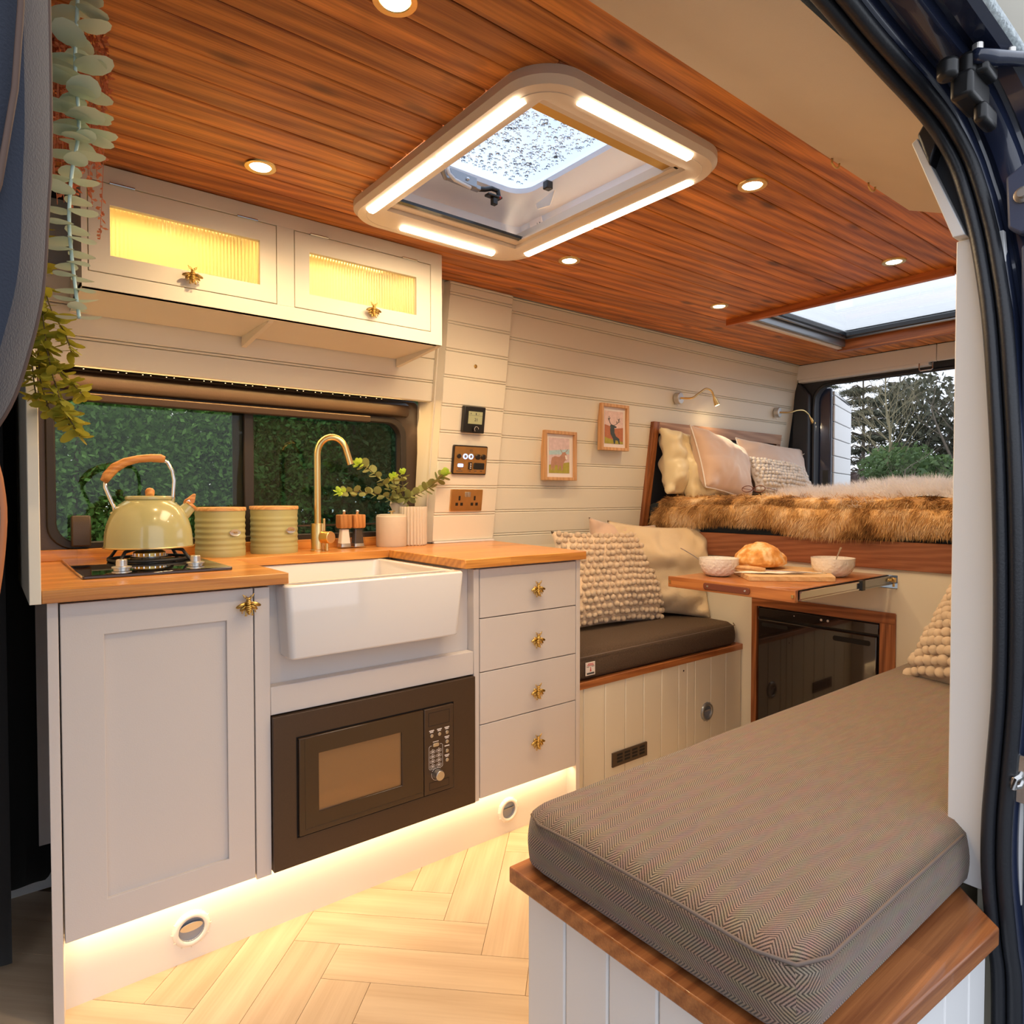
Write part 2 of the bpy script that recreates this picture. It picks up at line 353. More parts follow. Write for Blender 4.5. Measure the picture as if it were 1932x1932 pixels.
    def ball(s, c, r, sub=1):
        b = bmesh.new(); bmesh.ops.create_icosphere(b, subdivisions=sub, radius=1)
        rr = r if isinstance(r, (tuple, list)) else (r, r, r)
        s.add([(c[0]+v.co.x*rr[0], c[1]+v.co.y*rr[1], c[2]+v.co.z*rr[2]) for v in b.verts], [tuple(v.index for v in f.verts) for f in b.faces])
        b.free(); return s
    def build(s, name, m, parent=None, smooth=False, bevel=0, seg=2, loc=None, solid=0, sub=0, fix=True):
        me = bpy.data.meshes.new(name)
        base = Vector(loc) if loc is not None else (WL.get(parent, Vector()) if parent is not None else Vector())
        me.from_pydata([(v[0]-base.x, v[1]-base.y, v[2]-base.z) for v in s.v], [], s.f)
        if fix:
            b = bmesh.new(); b.from_mesh(me); bmesh.ops.recalc_face_normals(b, faces=b.faces); b.to_mesh(me); b.free()
        if s.uv: 
            u = me.uv_layers.new(name='UVMap')
            for p in me.polygons:
                for li in p.loop_indices: u.data[li].uv = s.uv(Vector(me.vertices[me.loops[li].vertex_index].co)+base, p.normal)
        o = bpy.data.objects.new(name, me); COL.objects.link(o)
        me.materials.append(M[m] if isinstance(m, str) else m)
        if smooth:
            for p in me.polygons: p.use_smooth = True
        if smooth == 'auto' or (bevel and not smooth):
            try: me.set_sharp_from_angle(angle=math.radians(38))
            except Exception: pass
            for p in me.polygons: p.use_smooth = True
        if solid: q = o.modifiers.new('thickness', 'SOLIDIFY'); q.thickness = solid; q.offset = 0
        if sub: q = o.modifiers.new('sub', 'SUBSURF'); q.levels = sub; q.render_levels = sub
        if bevel:
            q = o.modifiers.new('bevel', 'BEVEL'); q.width = bevel; q.segments = seg; q.limit_method = 'ANGLE'; q.angle_limit = math.radians(38)
        if parent is not None: o.parent = parent; WL[o] = base.copy()
        else: o.location = base; WL[o] = base.copy()
        return o
def BX(x0,x1,y0,y1,z0,z1): return MB().box(x0,x1,y0,y1,z0,z1)
def tag(o, label=None, cat=None, group=None, kind=None):
    if label: o['label'] = label
    if cat: o['category'] = cat
    if group: o['group'] = group
    if kind: o['kind'] = kind
    return o
def thing(name, loc, label=None, cat=None, group=None, kind=None):
    o = bpy.data.objects.new(name, None); COL.objects.link(o); o.location = loc; o.empty_display_size = .05
    WL[o] = Vector(loc); return tag(o, label, cat, group, kind)
def dup(o, parent=None):
    c = o.copy(); COL.objects.link(c); WL[c] = WL[o].copy()
    if parent is not None: c.parent = parent
    for ch in list(CH.get(o, [])): dup(ch, c)
    return c
CH = {}
def index_children():
    CH.clear()
    for o in bpy.data.objects:
        if o.parent: CH.setdefault(o.parent, []).append(o)
def inst(src, name, parent, loc, rot=(0,0,0), sc=1.0):
    """another object on the same mesh, placed relative to its parent"""
    o = bpy.data.objects.new(name, src.data if hasattr(src, 'data') else src); COL.objects.link(o)
    o.parent = parent; o.location = Vector(loc)-(WL[parent] if parent in WL else Vector()); o.rotation_euler = rot
    o.scale = (sc,)*3 if isinstance(sc, (int, float)) else sc
    return o
def rrect(x0, x1, y0, y1, r, n=6):
    pts = []
    for cx, cy, a in ((x1-r,y0+r,-90),(x1-r,y1-r,0),(x0+r,y1-r,90),(x0+r,y0+r,180)):
        for k in range(n+1):
            t = math.radians(a+90*k/n); pts.append((cx+r*math.cos(t), cy+r*math.sin(t)))
    return pts
def ell(cx, cy, rx, ry, n=24): return [(cx+rx*math.cos(2*math.pi*k/n), cy+ry*math.sin(2*math.pi*k/n)) for k in range(n)]
def light(name, kind, loc, power, col, parent=None, rot=None, size=.05, size_y=None, spot=None, blend=.6, aim=None):
    d = bpy.data.lights.new(name, kind); d.energy = power; d.color = col
    if kind == 'AREA':
        d.size = size
        if size_y: d.shape = 'RECTANGLE'; d.size_y = size_y
    elif kind == 'SPOT': d.spot_size = math.radians(spot or 90); d.spot_blend = blend; d.shadow_soft_size = size
    else: d.shadow_soft_size = size
    o = bpy.data.objects.new(name, d); COL.objects.link(o)
    if aim is not None: o.rotation_euler = (Vector(aim)-Vector(loc)).to_track_quat('-Z','Y').to_euler()
    elif rot: o.rotation_euler = rot
    o.location = Vector(loc)
    if parent is not None: o.parent = parent; o.location = Vector(loc)-WL[parent]
    return o
def text(s, name, m, parent, loc, size, rot=(math.pi/2,0,0), ext=.0004, align='CENTER'):
    c = bpy.data.curves.new(name, 'FONT'); c.body = s; c.size = size; c.extrude = ext; c.align_x = align; c.align_y = 'CENTER'; c.resolution_u = 2
    t = bpy.data.objects.new(name, c); COL.objects.link(t)
    me = bpy.data.meshes.new_from_object(t); bpy.data.objects.remove(t)
    o = bpy.data.objects.new(name, me); COL.objects.link(o); me.materials.clear(); me.materials.append(M[m])
    o.parent = parent; o.location = Vector(loc)-WL[parent]; o.rotation_euler = rot; WL[o] = Vector(loc)
    return o

# wall surface: the van side leans inwards towards the roof
def wy(z, y0=.635): return y0-.14*(z-.895)
CEIL = 1.88
# ================================================================ structure
# floor: sub-floor plus herringbone planks
fl = thing('floor', (0,0,0), kind='structure')
BX(-1.6,2.65,-1.22,.74,-.03,-.004).build('subfloor', 'floor_gap', fl)
W = .115; r2 = math.sqrt(2)
plank_mesh = {}
for i in range(-26, 34):
    for j in range(-26, 24):
        mm = (i+j) % 8
        if mm == 0: u0, v0, u1, v1, k = .548+W*i, .265+W*j, .548+W*(i+4), .265+W*(j+1), 'floor_b'
        elif mm == 4: u0, v0, u1, v1, k = .548+W*i, .265+W*(j), .548+W*(i+1), .265+W*(j+4), 'floor_a'
        else: continue
        cu, cv = (u0+u1)/2, (v0+v1)/2; cx, cy = (cu+cv)/r2, (cv-cu)/r2
        if not (-.75 < cx < 2.45 and -1.05 < cy < .62): continue
        g = .0006
        if k not in plank_mesh:
            a, b = (u1-u0)/2-g, (v1-v0)/2-g
            c4 = [((p+q)/r2, (q-p)/r2) for p, q in ((-a,-b),(a,-b),(a,b),(-a,b))]
            plank_mesh[k] = MB().prism(c4, 'z', -.004, 0).build('plank', k, fl)
            plank_mesh[k].location = (cx, cy, 0)
        else: inst(plank_mesh[k], 'plank', fl, (cx, cy, 0))

def holed(x0, x1, y0, y1, holes):
    """split a rectangle around rectangular holes -> list of rectangles"""
    rects = [(x0,x1,y0,y1)]
    for hx0,hx1,hy0,hy1 in holes:
        out = []
        for a,b,c,d in rects:
            if hx0 >= b or hx1 <= a or hy0 >= d or hy1 <= c: out.append((a,b,c,d)); continue
            if a < hx0: out.append((a,hx0,c,d))
            if b > hx1: out.append((hx1,b,c,d))
            aa, bb = max(a,hx0), min(b,hx1)
            if c < hy0: out.append((aa,bb,c,hy0))
            if d > hy1: out.append((aa,bb,hy1,d))
        rects = out
    return rects
VH = (.842,1.348,-.652,.052); SH = (2.675,3.66,-.74,.11)
ce = thing('ceiling', (0,0,CEIL), kind='structure')
q = MB()
for a,b,c,d in holed(-1.4,4.05,-1.2,.75,[VH,SH]): q.box(a,b,c,d,1.893,1.975)
q.build('roof_panel', 'blackmatt', ce)
y = .483; bw = .0785
while y > -1.12:
    for a,b,c,d in holed(-.05 if y > -.84 else 2.03, 3.92, max(y-bw,-1.15)+.0011, y-.0011, [VH,SH]):
        BX(a,b,c,d,CEIL+random.uniform(-.0008,.0008),1.893).build('plank', 'pine', ce, bevel=.0032, seg=2)
    y -= bw

# sloping cream header over the sliding door
MB().prism([(-.838,CEIL-.004),(-1.14,1.748),(-1.14,1.765),(-.838,CEIL+.006)], 'x', -.9, 2.03).build('trim_1', 'headliner', loc=(0,-1,1.8))
tag(bpy.data.objects['trim_1'], kind='structure')

# kitchen-side wall
wf = thing('wall_left', (2.5,.63,0), kind='structure')
MB().prism([(.6395,-.03),(.6395,.9),(.4995,1.9),(.62,1.9),(.76,.9),(.76,-.03)], 'x', 1.35, 3.95).build('wall_backing', 'wall', wf)
def slantplanks(zs, x0, x1, y0, parent, zmin, m='wall'):
    zs = sorted(zs)
    for a, b in zip(zs[:-1], zs[1:]):
        a2, b2 = a+.0008, b-.0008
        xe = x1(b) if callable(x1) else x1
        xe0 = x1(a) if callable(x1) else x1
        t = .0055
        q = MB(); c2, d2 = b2-.0095, b2-.0080
        for e0, e1, xa, xb in ((a2,c2,xe0,xe),(d2,b2,xe,xe)):
            q.hexa([(x0,wy(e0,y0),e0),(xa,wy(e0,y0),e0),(xa,wy(e0,y0)+t,e0),(x0,wy(e0,y0)+t,e0),
                    (x0,wy(e1,y0),e1),(xb,wy(e1,y0),e1),(xb,wy(e1,y0)+t,e1),(x0,wy(e1,y0)+t,e1)])
        q.build('plank', m, parent, bevel=.0028, seg=2)
zsw = [.503,.608,.712,.816,.921,1.022,1.124,1.228,1.332,1.432,1.531,1.629,1.729,1.832,1.885]
slantplanks(zsw, 1.66, lambda z: 3.96 if z > 1.8 else 3.96-(1.83-z)*.25 if z > 1.44 else 3.865, .635, wf, .5)
# pillar boxed out beside the window
pl = thing('wall_pillar', (1.5,.6,0), kind='structure')
slantplanks([.903,1.015,1.122,1.225,1.333,1.433,1.540,1.638,1.737,1.842,1.879], 1.365, 1.662, .605, pl, .9)
MB().hexa([(1.365,.6095,.9),(1.66,.6095,.9),(1.66,.68,.9),(1.335,.70,.9),(1.365,wy(1.88,.6095),1.88),(1.66,wy(1.88,.6095),1.88),(1.66,.60,1.88),(1.335,.60,1.88)]).build('core', 'wall', pl)
BX(1.368,1.66,.594,.606,.896,.903).build('bead', 'whitepaint', pl)
# board above the window
ub = thing('trim_2', (.7,.6,1.44), kind='structure')
for z0, z1 in ((1.442,1.5115),(1.5128,1.5200),(1.5212,1.60),(1.6012,1.70)):
    MB().hexa([(.09,wy(z0,.655),z0),(1.35,wy(z0,.655),z0),(1.35,wy(z0,.655)+.03,z0),(.09,wy(z0,.655)+.03,z0),
               (.09,wy(z1,.655),z1),(1.35,wy(z1,.655),z1),(1.35,wy(z1,.655)+.03,z1),(.09,wy(z1,.655)+.03,z1)]).build('board', 'wall', ub, bevel=.003)
q = MB(); q.box(.09,1.345,.60,.80,1.70,1.9); q.build('upper_backing', 'wall', ub)
# outer side skin with the window opening
sk = thing('wall_outer', (1,.75,0), kind='structure')
q = MB()
for a,b,c,d in holed(-1.5,1.36,-.05,1.95,[(.11,1.335,.92,1.43)]): q.box(a,b,.74,.76,c,d)
q.build('side_panel', 'bodygrey', sk)

# kitchen window
wn = thing('window_1', (.7,.70,.91), kind='structure')
MB().ringprism(rrect(.088,1.356,.905,1.452,.02), rrect(.16,1.275,.945,1.362,.055), 'y', .690,.735).build('window_surround', 'winframe', wn, bevel=.004)
MB().ringprism(rrect(.138,1.297,.925,1.384,.07), rrect(.162,1.272,.947,1.360,.055), 'y', .680,.692).build('rubber_lip', 'rubberw', wn, bevel=.004)
BX(.15,.705,.712,.716,.93,1.37).build('pane', 'tint', wn)
BX(.70,1.285,.722,.726,.93,1.37).build('pane', 'tint2', wn)
BX(.688,.720,.700,.730,.94,1.366).build('divider', 'rubberw', wn, bevel=.003)
BX(.655,.690,.716,.722,.94,1.366).build('seal_strip', 'rubberw', wn)
BX(.72,1.27,.704,.708,.972,.978).build('slide_rail', 'winframe', wn)
MB().prism([(.688,1.386),(.668,1.39),(.66,1.405),(.664,1.432),(.688,1.445)], 'x', .11,1.30).build('blind_cassette', 'winframe', wn, bevel=.003)
MB().prism([(.690,1.355),(.664,1.356),(.660,1.378),(.690,1.384)], 'x', .215,1.135).build('blind_rail', 'winframe', wn, bevel=.003)
q = MB(); q.prism([(.655,.935),(.650,1.0),(.662,1.025),(.688,1.02),(.688,.935)], 'x', .195,.243); q.build('latch', 'winframe', wn, bevel=.004)
# LED dots above the window
q = MB()
for k in range(46):
    x = .23+k*.0215
    if (k*7) % 11 < 7: q.box(x-.0014,x+.0014,.652,.654,1.4445,1.4462)
tag(q.build('led_strip', 'leddots', loc=(.7,.65,1.446)), 'row of tiny amber light dots along the top of the kitchen window', 'light strip', None, 'stuff')
light('window_strip_light','AREA',(.70,.632,1.440),3.2,(1.0,.60,.22),rot=(math.radians(-20),0,0),size=1.1,size_y=.012)
light('corner_strip_light','SPOT',(1.335,.655,1.44),1.6,WARMW,aim=(1.345,.655,.9),size=.006,spot=46,blend=.35)

# rear header and rear body frame
rh = thing('wall_rear', (3.95,0,1.8), kind='structure')
BX(3.93,3.95,-.255,.51,1.792,CEIL).build('header_board', 'whitepaint', rh, bevel=.002)
BX(3.93,3.95,-1.15,-.258,1.792,CEIL).build('header_board', 'whitepaint', rh, bevel=.002)
BX(3.93,4.0,-.22,.50,1.776,1.792).build('header_lip', 'whitepaint', rh, bevel=.002)
q = MB().ringprism(rrect(-1.2,.75,-.05,1.95,.03), rrect(-1.1,.425,.25,1.755,.10), 'x', 3.985,4.05); q.build('rear_body_frame', 'bodygrey', rh, bevel=.006)
MB().tube([(3.985,.43,z) for z in (.7,.9,1.1,1.3,1.5,1.62)]+[(3.985,.43-.1*(1-math.cos(t)),1.655+.1*math.sin(t)) for t in (.3,.6,.9,1.2,1.57)]+[(3.985,y,1.755) for y in (.1,-.3,-.7,-1.1)], .011).build('door_seal', 'rubber', rh, smooth=True)
MB().prism([(.56,.90),(.44,.90),(.44,1.70),(.50,1.775),(.53,1.775)], 'x', 3.94,3.99).build('corner_panel', 'bodygrey', rh, bevel=.008)
MB().tube([(3.938,.545,1.34),(3.938,.53,1.33),(3.938,.49,1.325),(3.938,.46,1.34)], .003).build('pressed_edge', 'steelsat', rh, smooth=True)
MB().tube([(3.93,-.175,1.79),(3.93,-.175,1.755),(3.92,-.185,1.748),(3.92,-.235,1.748),(3.93,-.24,1.755),(3.93,-.24,1.79)], .0035).build('striker_loop', 'steel', rh, smooth=True)

# near-side wall behind the pillar, added cab blackout panel, shell
nw = thing('wall_right', (2.6,-1.2,0), kind='structure')
MB().prism([(-1.232,.0),(-1.232,1.5),(-1.13,1.75),(-.95,1.9),(-1.30,1.9),(-1.32,0)], 'x', 1.315,3.97).build('side_lining', 'wall', nw)
cw = BX(-1.55,-1.5,-1.2,.76,-.05,1.95).build('cab_blackout', 'blackmatt', loc=(-1.5,0,0)); tag(cw, kind='structure')  # added black panel, keeps light from leaking in through the unseen cab
tag(BX(-1.2,.165,.60,.612,0,.075).build('baseboard_left', 'whitepaint', loc=(-.5,.6,0)), kind='structure')

# sliding-door aperture: seal, painted channel, striker
dr = thing('door_1', (1.25,-1.25,.5), kind='structure')
P3 = [(-.6,-1.15,1.80),(-.2,-1.15,1.79),(.3,-1.15,1.775),(.6,-1.15,1.762),(.873,-1.15,1.744),(.987,-1.15,1.732),(1.09,-1.152,1.721),(1.17,-1.157,1.708),(1.225,-1.164,1.690),(1.252,-1.175,1.662),(1.264,-1.188,1.625),(1.268,-1.2,1.58),(1.271,-1.21,1.535),
      (1.268,-1.222,1.476),(1.256,-1.24,1.365),(1.247,-1.252,1.236),(1.243,-1.26,1.11),(1.244,-1.265,.943),(1.249,-1.264,.773),(1.251,-1.257,.642),(1.250,-1.253,.555),(1.250,-1.254,.469),(1.254,-1.262,.367),(1.257,-1.268,.3),(1.257,-1.27,.1),(1.257,-1.27,-.1)]
def sm(pts, n=4):
    out = []; N = len(pts)
    for i in range(N-1):
        p0,p1,p2,p3 = [Vector(pts[min(max(k,0),N-1)]) for k in (i-1,i,i+1,i+2)]
        for k in range(n):
            t = k/n; out.append(.5*((2*p1)+(p2-p0)*t+(2*p0-5*p1+4*p2-p3)*t*t+(3*p1-p0-3*p2+p3)*t**3))
    out.append(Vector(pts[-1])); return out
PS = sm(P3)
def sweep(section, name, m, smooth=True, closed=False):
    """section: list of (a outward from the opening, b outward from the van)"""
    q = MB(); N = len(PS); n = len(section); vs = []
    for i, p in enumerate(PS):
        d = (PS[min(i+1,N-1)]-PS[max(i-1,0)]); t = Vector((d.x,0,d.z)).normalized(); nrm = Vector((-t.z,0,t.x))
        if nrm.x + nrm.z < 0: nrm = -nrm
        for a, b in section: vs.append((p.x+nrm.x*a, p.y-b, p.z+nrm.z*a))
    fs = []
    for i in range(N-1):
        for k in range(n if closed else n-1):
            j = (k+1) % n; fs.append((i*n+k, i*n+j, (i+1)*n+j, (i+1)*n+k))
    return q.add(vs, fs).build(name, m, dr, smooth=smooth)
sweep([(.004+.010*math.cos(t), .010+.010*math.sin(t)) for t in [2*math.pi*k/10 for k in range(10)]], 'inner_seal', 'rubber', closed=True)
sweep([(.008+.011*math.cos(t), .030+.0105*math.sin(t)) for t in [2*math.pi*k/10 for k in range(10)]], 'outer_seal', 'rubber', closed=True)
sweep([(.02,.0),(.02,.036),(.024,.040),(.040,.042),(.042,.046)], 'seal_flange', 'van', smooth='auto')
sweep([(.042,.046),(.030,.056),(.028,.082),(.030,.086)], 'channel', 'van', smooth='auto')
sweep([(.030,.086),(.044,.090),(.046,.096),(.038,.10),(.038,.122),(.046,.132)], 'channel_lip', 'van', smooth='auto')
sweep([(.046,.132),(.050,.137),(.057,.139),(.060,.136)], 'gutter', 'rain_sheen', smooth='auto')
sweep([(.060,.136),(.072,.10),(.08,.0)], 'outer_skin', 'van', smooth='auto')
# B pillar pressings, bolts, hinge arm, striker
q = MB().prism([(-1.268,1.58),(-1.300,1.60),(-1.312,1.57),(-1.318,1.50),(-1.290,1.485),(-1.272,1.50)], 'x', 1.262,1.285); q.build('pressed_plate', 'vanmatt', dr, bevel=.004)
q = MB().prism([(-1.300,.80),(-1.330,.80),(-1.330,1.47),(-1.288,1.47)], 'x', 1.268,1.285); q.build('pressed_plate', 'vanmatt', dr, bevel=.004)
q = MB(); q.lathe([(.0,0),(.0125,0),(.0125,.003),(.010,.004),(.006,.004),(.006,.012),(0,.012)], (0,0,0), 20, False); q.v = [(1.262-z, -1.292+x, 1.545+y) for x,y,z in q.v]; q.build('bolt', 'steelsat', dr, smooth='auto')
for yy, zz in ((-1.28,1.572),(-1.296,1.51),(-1.284,1.515),(-1.30,1.43),(-1.305,1.37),(-1.312,1.30),(-1.31,1.2)):
    q = MB(); q.ball((1.264 if zz > 1.48 else 1.268,yy,zz), (.002,.003,.003), 1); q.build('rivet', 'vanmatt', dr, smooth=True)
q = MB()
q.box(1.13,1.21,-1.262,-1.232,1.665,1.705); q.box(1.15,1.20,-1.275,-1.24,1.700,1.722); q.cyl((1.15,-1.25,1.70),(1.15,-1.25,1.735),.012); q.cyl((1.115,-1.235,1.69),(1.115,-1.235,1.72),.014)
q.box(1.17,1.225,-1.268,-1.25,1.64,1.67)
q.build('hinge_roller', 'black', dr, bevel=.007, seg=3)
MB().tube([(1.14,-1.262,1.722),(1.17,-1.275,1.724),(1.20,-1.29,1.728),(1.25,-1.31,1.735),(1.32,-1.34,1.74)], [.010,.012,.010,.010,.010], 10).build('hinge_arm', 'van', dr, smooth=True)
q = MB(); q.cyl((1.15,-1.262,1.73),(1.15,-1.262,1.742),.007); q.cyl((1.205,-1.288,1.735),(1.205,-1.288,1.745),.006); q.build('hinge_bolt', 'steelsat', dr)
q = MB().tube([(1.268,-1.300,.640),(1.245,-1.298,.640),(1.243,-1.298,.628),(1.268,-1.300,.624)], .0045); q.box(1.262,1.27,-1.315,-1.296,.60,.675); q.build('striker', 'steel', dr, bevel=.001)
# white pillar lining with its leaning top
pw = thing('trim_3', (1.29,-1.22,.42), kind='structure')
poly = [(-1.194,.425),(-1.194,1.508),(-1.26,1.508),(-1.30,1.0),(-1.30,.425)]
MB().prism(poly, 'x', 1.288,1.30).build('pillar_board', 'whitepaint', pw, bevel=.0015)
MB().prism([(-1.194,1.511),(-1.129,1.692),(-1.138,1.698),(-1.212,1.511)], 'x', 1.27,1.31).build('leaning_board', 'whitepaint', pw, bevel=.0015)
MB().prism([(-1.205,1.512),(-1.133,1.702),(-1.19,1.715),(-1.24,1.512)], 'x', 1.290,1.305).build('dark_recess', 'bodygrey', pw)
MB().prism([(-1.16,1.64),(-1.14,1.70),(-1.15,1.715),(-1.18,1.70)], 'x', 1.262,1.30).build('rubber_plug', 'rubber', pw, bevel=.004)

# open rear barn door, hinged past square
do = thing('door_2', (4.10,.36,.9), kind='structure')
a = math.radians(15.3)
def DL(u, w, z): return (4.10+u*math.cos(a)-w*math.sin(a), .356+u*math.sin(a)+w*math.cos(a), z)
zt = 1.73
def dbox(u0,u1,w0,w1,z0,z1,z1b=None):
    z1b = z1 if z1b is None else z1b
    return MB().hexa([DL(u0,w0,z0),DL(u1,w0,z0),DL(u1,w1,z0),DL(u0,w1,z0),DL(u0,w0,z1),DL(u1,w0,z1b),DL(u1,w1,z1b),DL(u0,w1,z1)])
dbox(-.012,.60,.012,.095,.6,zt+.02,zt-.015).build('door_shell', 'van', do, bevel=.012)
zz = [.70,.805,.91,1.015,1.12,1.225,1.33,1.435,1.54,1.645]
for z0 in zz: dbox(.012,.58,0,.012,z0+.002,min(z0+.103,zt-.03),min(z0+.103,zt-.045)).build('plank', 'whitepaint', do, bevel=.003)
dbox(.012,.58,0.002,.012,zt-.024,zt-.002,zt-.03).build('plank', 'whitepaint', do, bevel=.002)
dbox(-.02,-.012,.03,.06,1.10,1.24).build('latch_plate', 'black', do)

# ---------------------------------------------------------------- ground and vegetation outside
tag(BX(-30,60,-30,60,-.70,-.62).build('ground', 'ground', loc=(0,0,-.65)), kind='structure')
def leafcloud(n, centers, radii, size, name, m, parent, asp=.5, shell=.55, kind='stuff'):
    """n small leaf quads scattered through a set of ellipsoids"""
    C = np.array(centers, float); Rr = np.array(radii, float)
    vol = Rr.prod(axis=1)**.8; idx = RNG.choice(len(C), n, p=vol/vol.sum())
    d = RNG.normal(size=(n,3)); d /= np.linalg.norm(d, axis=1)[:,None]
    rad = shell+(1.12-shell)*RNG.rand(n)**.7
    p = C[idx]+d*Rr[idx]*rad[:,None]
    a = RNG.normal(size=(n,3)); a /= np.linalg.norm(a, axis=1)[:,None]
    b = np.cross(a, RNG.normal(size=(n,3))); b /= np.linalg.norm(b, axis=1)[:,None]
    s = size*(.6+.8*RNG.rand(n))[:,None]
    v = np.stack([p-a*s*.5, p-b*s*asp*.5, p+a*s*.5, p+b*s*asp*.5], 1).reshape(-1,3)
    base = np.array(WL[parent]); me = bpy.data.meshes.new(name)
    me.from_pydata((v-base).tolist(), [], [(4*i,4*i+1,4*i+2,4*i+3) for i in range(n)])
    me.materials.append(M[m]); o = bpy.data.objects.new(name, me); COL.objects.link(o); o.parent = parent; WL[o] = Vector(base)
    if kind: o['kind'] = kind
    return o
def shrub(x, y, z0, w, d, h, label, m='hedge', n=9000, size=.10, nm='shrub'):
    t = thing(nm, (x,y,z0), label, 'shrub', None)
    cs, rs = [], []
    for k in range(14):
        u, v_, h_ = RNG.uniform(-.5,.5), RNG.uniform(-.4,.4), RNG.uniform(.15,.85)
        cs.append((x+u*w, y+v_*d, z0+h_*h)); r = RNG.uniform(.22,.34); rs.append((r*w, r*d, r*h*.8))
    leafcloud(n, cs, rs, size, 'foliage', m, t)
    q = MB()
    for k in range(5): q.tube([(x+RNG.uniform(-.1,.1)*w, y, z0), (x+RNG.uniform(-.3,.3)*w, y+RNG.uniform(-.2,.2)*d, z0+h*.6)], [.04,.015], 6)
    q.build('stem', 'bark', t); return t
shrub(.55,4.2,-.62,2.6,1.2,3.9,'dense bright green shrub seen through the left window pane behind the kettle','hedge2',70000,.045)
shrub(2.7,4.6,-.62,2.8,1.4,4.2,'darker green shrub seen through the right window pane behind the tap','hedge',60000,.05)
shrub(5.6,5.2,-.62,3.2,1.6,4.6,'tall green shrub at the right end of the hedge past the window corner','hedge',12000,.12)
shrub(-1.2,4.6,-.62,2.4,1.4,3.8,'green shrub at the left end of the hedge outside the kitchen','hedge2',9000,.12)
shrub(.9,7.6,-.62,7.5,1.6,5.2,'broad dark hedge closing the view behind the shrubs outside the kitchen window','hedge',40000,.12)
shrub(5.6,8.4,-.62,6.0,1.6,5.6,'farther broad dark hedge toward the right beyond the kitchen window','hedge',20000,.14)
# low bushes and hedge behind the van
shrub(20,4.6,-.62,3,2.6,2.8,'mid green bush low on the right of the rear doorway view','hedge',9000,.20)
shrub(21,6.3,-.62,3.2,2.6,2.9,'mid green bush low behind the bare tree in the rear view','hedge',9000,.16)
shrub(19,8.0,-.62,3.2,2.4,2.5,'brown bramble thicket beside the open rear door','twigs',9000,.22)
shrub(22,2.5,-.62,4,3,3.4,'dark green bush hidden right of the rear doorway','hedge',5000,.2)
shrub(26,6.2,-.62,4.4,3.6,5.6,'rounded dark evergreen bush rising on the right of the rear view','needle',16000,.22)
def branch(q, p, d, L, r, depth, spread=.5, up=.1, tips=None, seg=4):
    pts, rs = [p], [r]; dd = d.copy()
    for k in range(seg):
        dd = (dd+Vector(RNG.normal(size=3))*.10+Vector((0,0,up*.25))).normalized(); p = p+dd*L/seg; pts.append(p); rs.append(r*(1-.55*(k+1)/seg))
    q.tube(pts, rs, 6 if r > .03 else 4)
    if tips is not None: tips.append((pts[-1], dd))
    if depth <= 0: return
    for k in range(3 if depth > 1 else 4):
        i = RNG.randint(max(1,seg//2), seg+1); v = Vector(RNG.normal(size=3)); v = (v-dd*v.dot(dd)).normalized()
        branch(q, pts[i], (dd+v*spread*RNG.uniform(.7,1.4)).normalized(), L*RNG.uniform(.55,.78), rs[i]*.62, depth-1, spread, up, tips, seg)
def baretree(x, y, h, label, m='bark', depth=5, spread=.6, lean=0):
    t = thing('bare_tree', (x,y,-.62), label, 'tree'); q = MB(); tips = []
    branch(q, Vector((x,y,-.62)), Vector((lean*.3,lean,1)).normalized(), h*.42, h*.020, depth, spread, .25, tips, 5)
    q.build('branches', m, t, fix=False); return t
def lonetree(x, y, h, label, m):
    t = thing('bare_tree', (x,y,-.62), label, 'tree'); q = MB()
    P = sm([(x,y,-.62),(x+.05,y+.08,h*.25),(x,y-.05,h*.5),(x,y+.10,h*.75),(x,y+.05,h)], 4); N = len(P)
    q.tube(P, [.055*(1-.85*i/(N-1)) for i in range(N)], 7)
    for k in range(44):
        i = int(N*(.34+.64*k/44)); i = min(i, N-2); a = RNG.uniform(0,6.28); d = Vector((math.cos(a)*.6, math.sin(a), RNG.uniform(.7,1.3))).normalized()
        branch(q, P[i], d, (h*.24)*(1.15-k/50), .016*(1.1-k/50), 3, .6, .2, None, 4)
    q.build('branches', m, t, fix=False); return t
def conifer(x, y, h, label, rad=1.5, droop=-.12, gap=.42, n=15, dens=160):
    t = thing('conifer', (x,y,-.62), label, 'tree'); q = MB(); q.tube([(x,y,-.62),(x+.1,y,h*.5),(x,y,h-.6)], [.09,.05,.012], 7)
    cs, rs = [], []
    z = 1.0
    while z < h-.3:
        R_ = rad*(1-(z/h))**.7*RNG.uniform(.75,1.15)
        for k in range(11):
            a = RNG.uniform(0, 6.28); L = R_*RNG.uniform(.6,1.1); e = Vector((x+math.cos(a)*L, y+math.sin(a)*L, z+droop*L+RNG.uniform(-.1,.1)))
            q.tube([(x,y,z),((x+e.x)/2,(y+e.y)/2,z+.10*L),e], [.03,.02,.006], 4)
            for s_ in (.3,.5,.7,.85,1.0):
                cs.append((x+(e.x-x)*s_, y+(e.y-y)*s_, z+droop*L*s_-.03)); rs.append((.24,.24,.07))
        z += gap*RNG.uniform(.7,1.2)
    leafcloud(int(len(cs)*dens/6), cs, rs, .12, 'foliage', 'needle', t, .22, .0)
    q.build('trunk', 'bark', t, fix=False); return t
conifer(22,8.05,6.1,'tall dark conifer with drooping layered branches beside the open rear door',1.9)
conifer(30,13.2,7.6,'distant slim conifer seen left of the open rear door',1.6,dens=90)
conifer(27,8.9,6.8,'second layered conifer behind the tall one',2.2,dens=110)
lonetree(20,6.45,5.2,'bare winter tree standing alone in the middle of the rear view','barkpale')
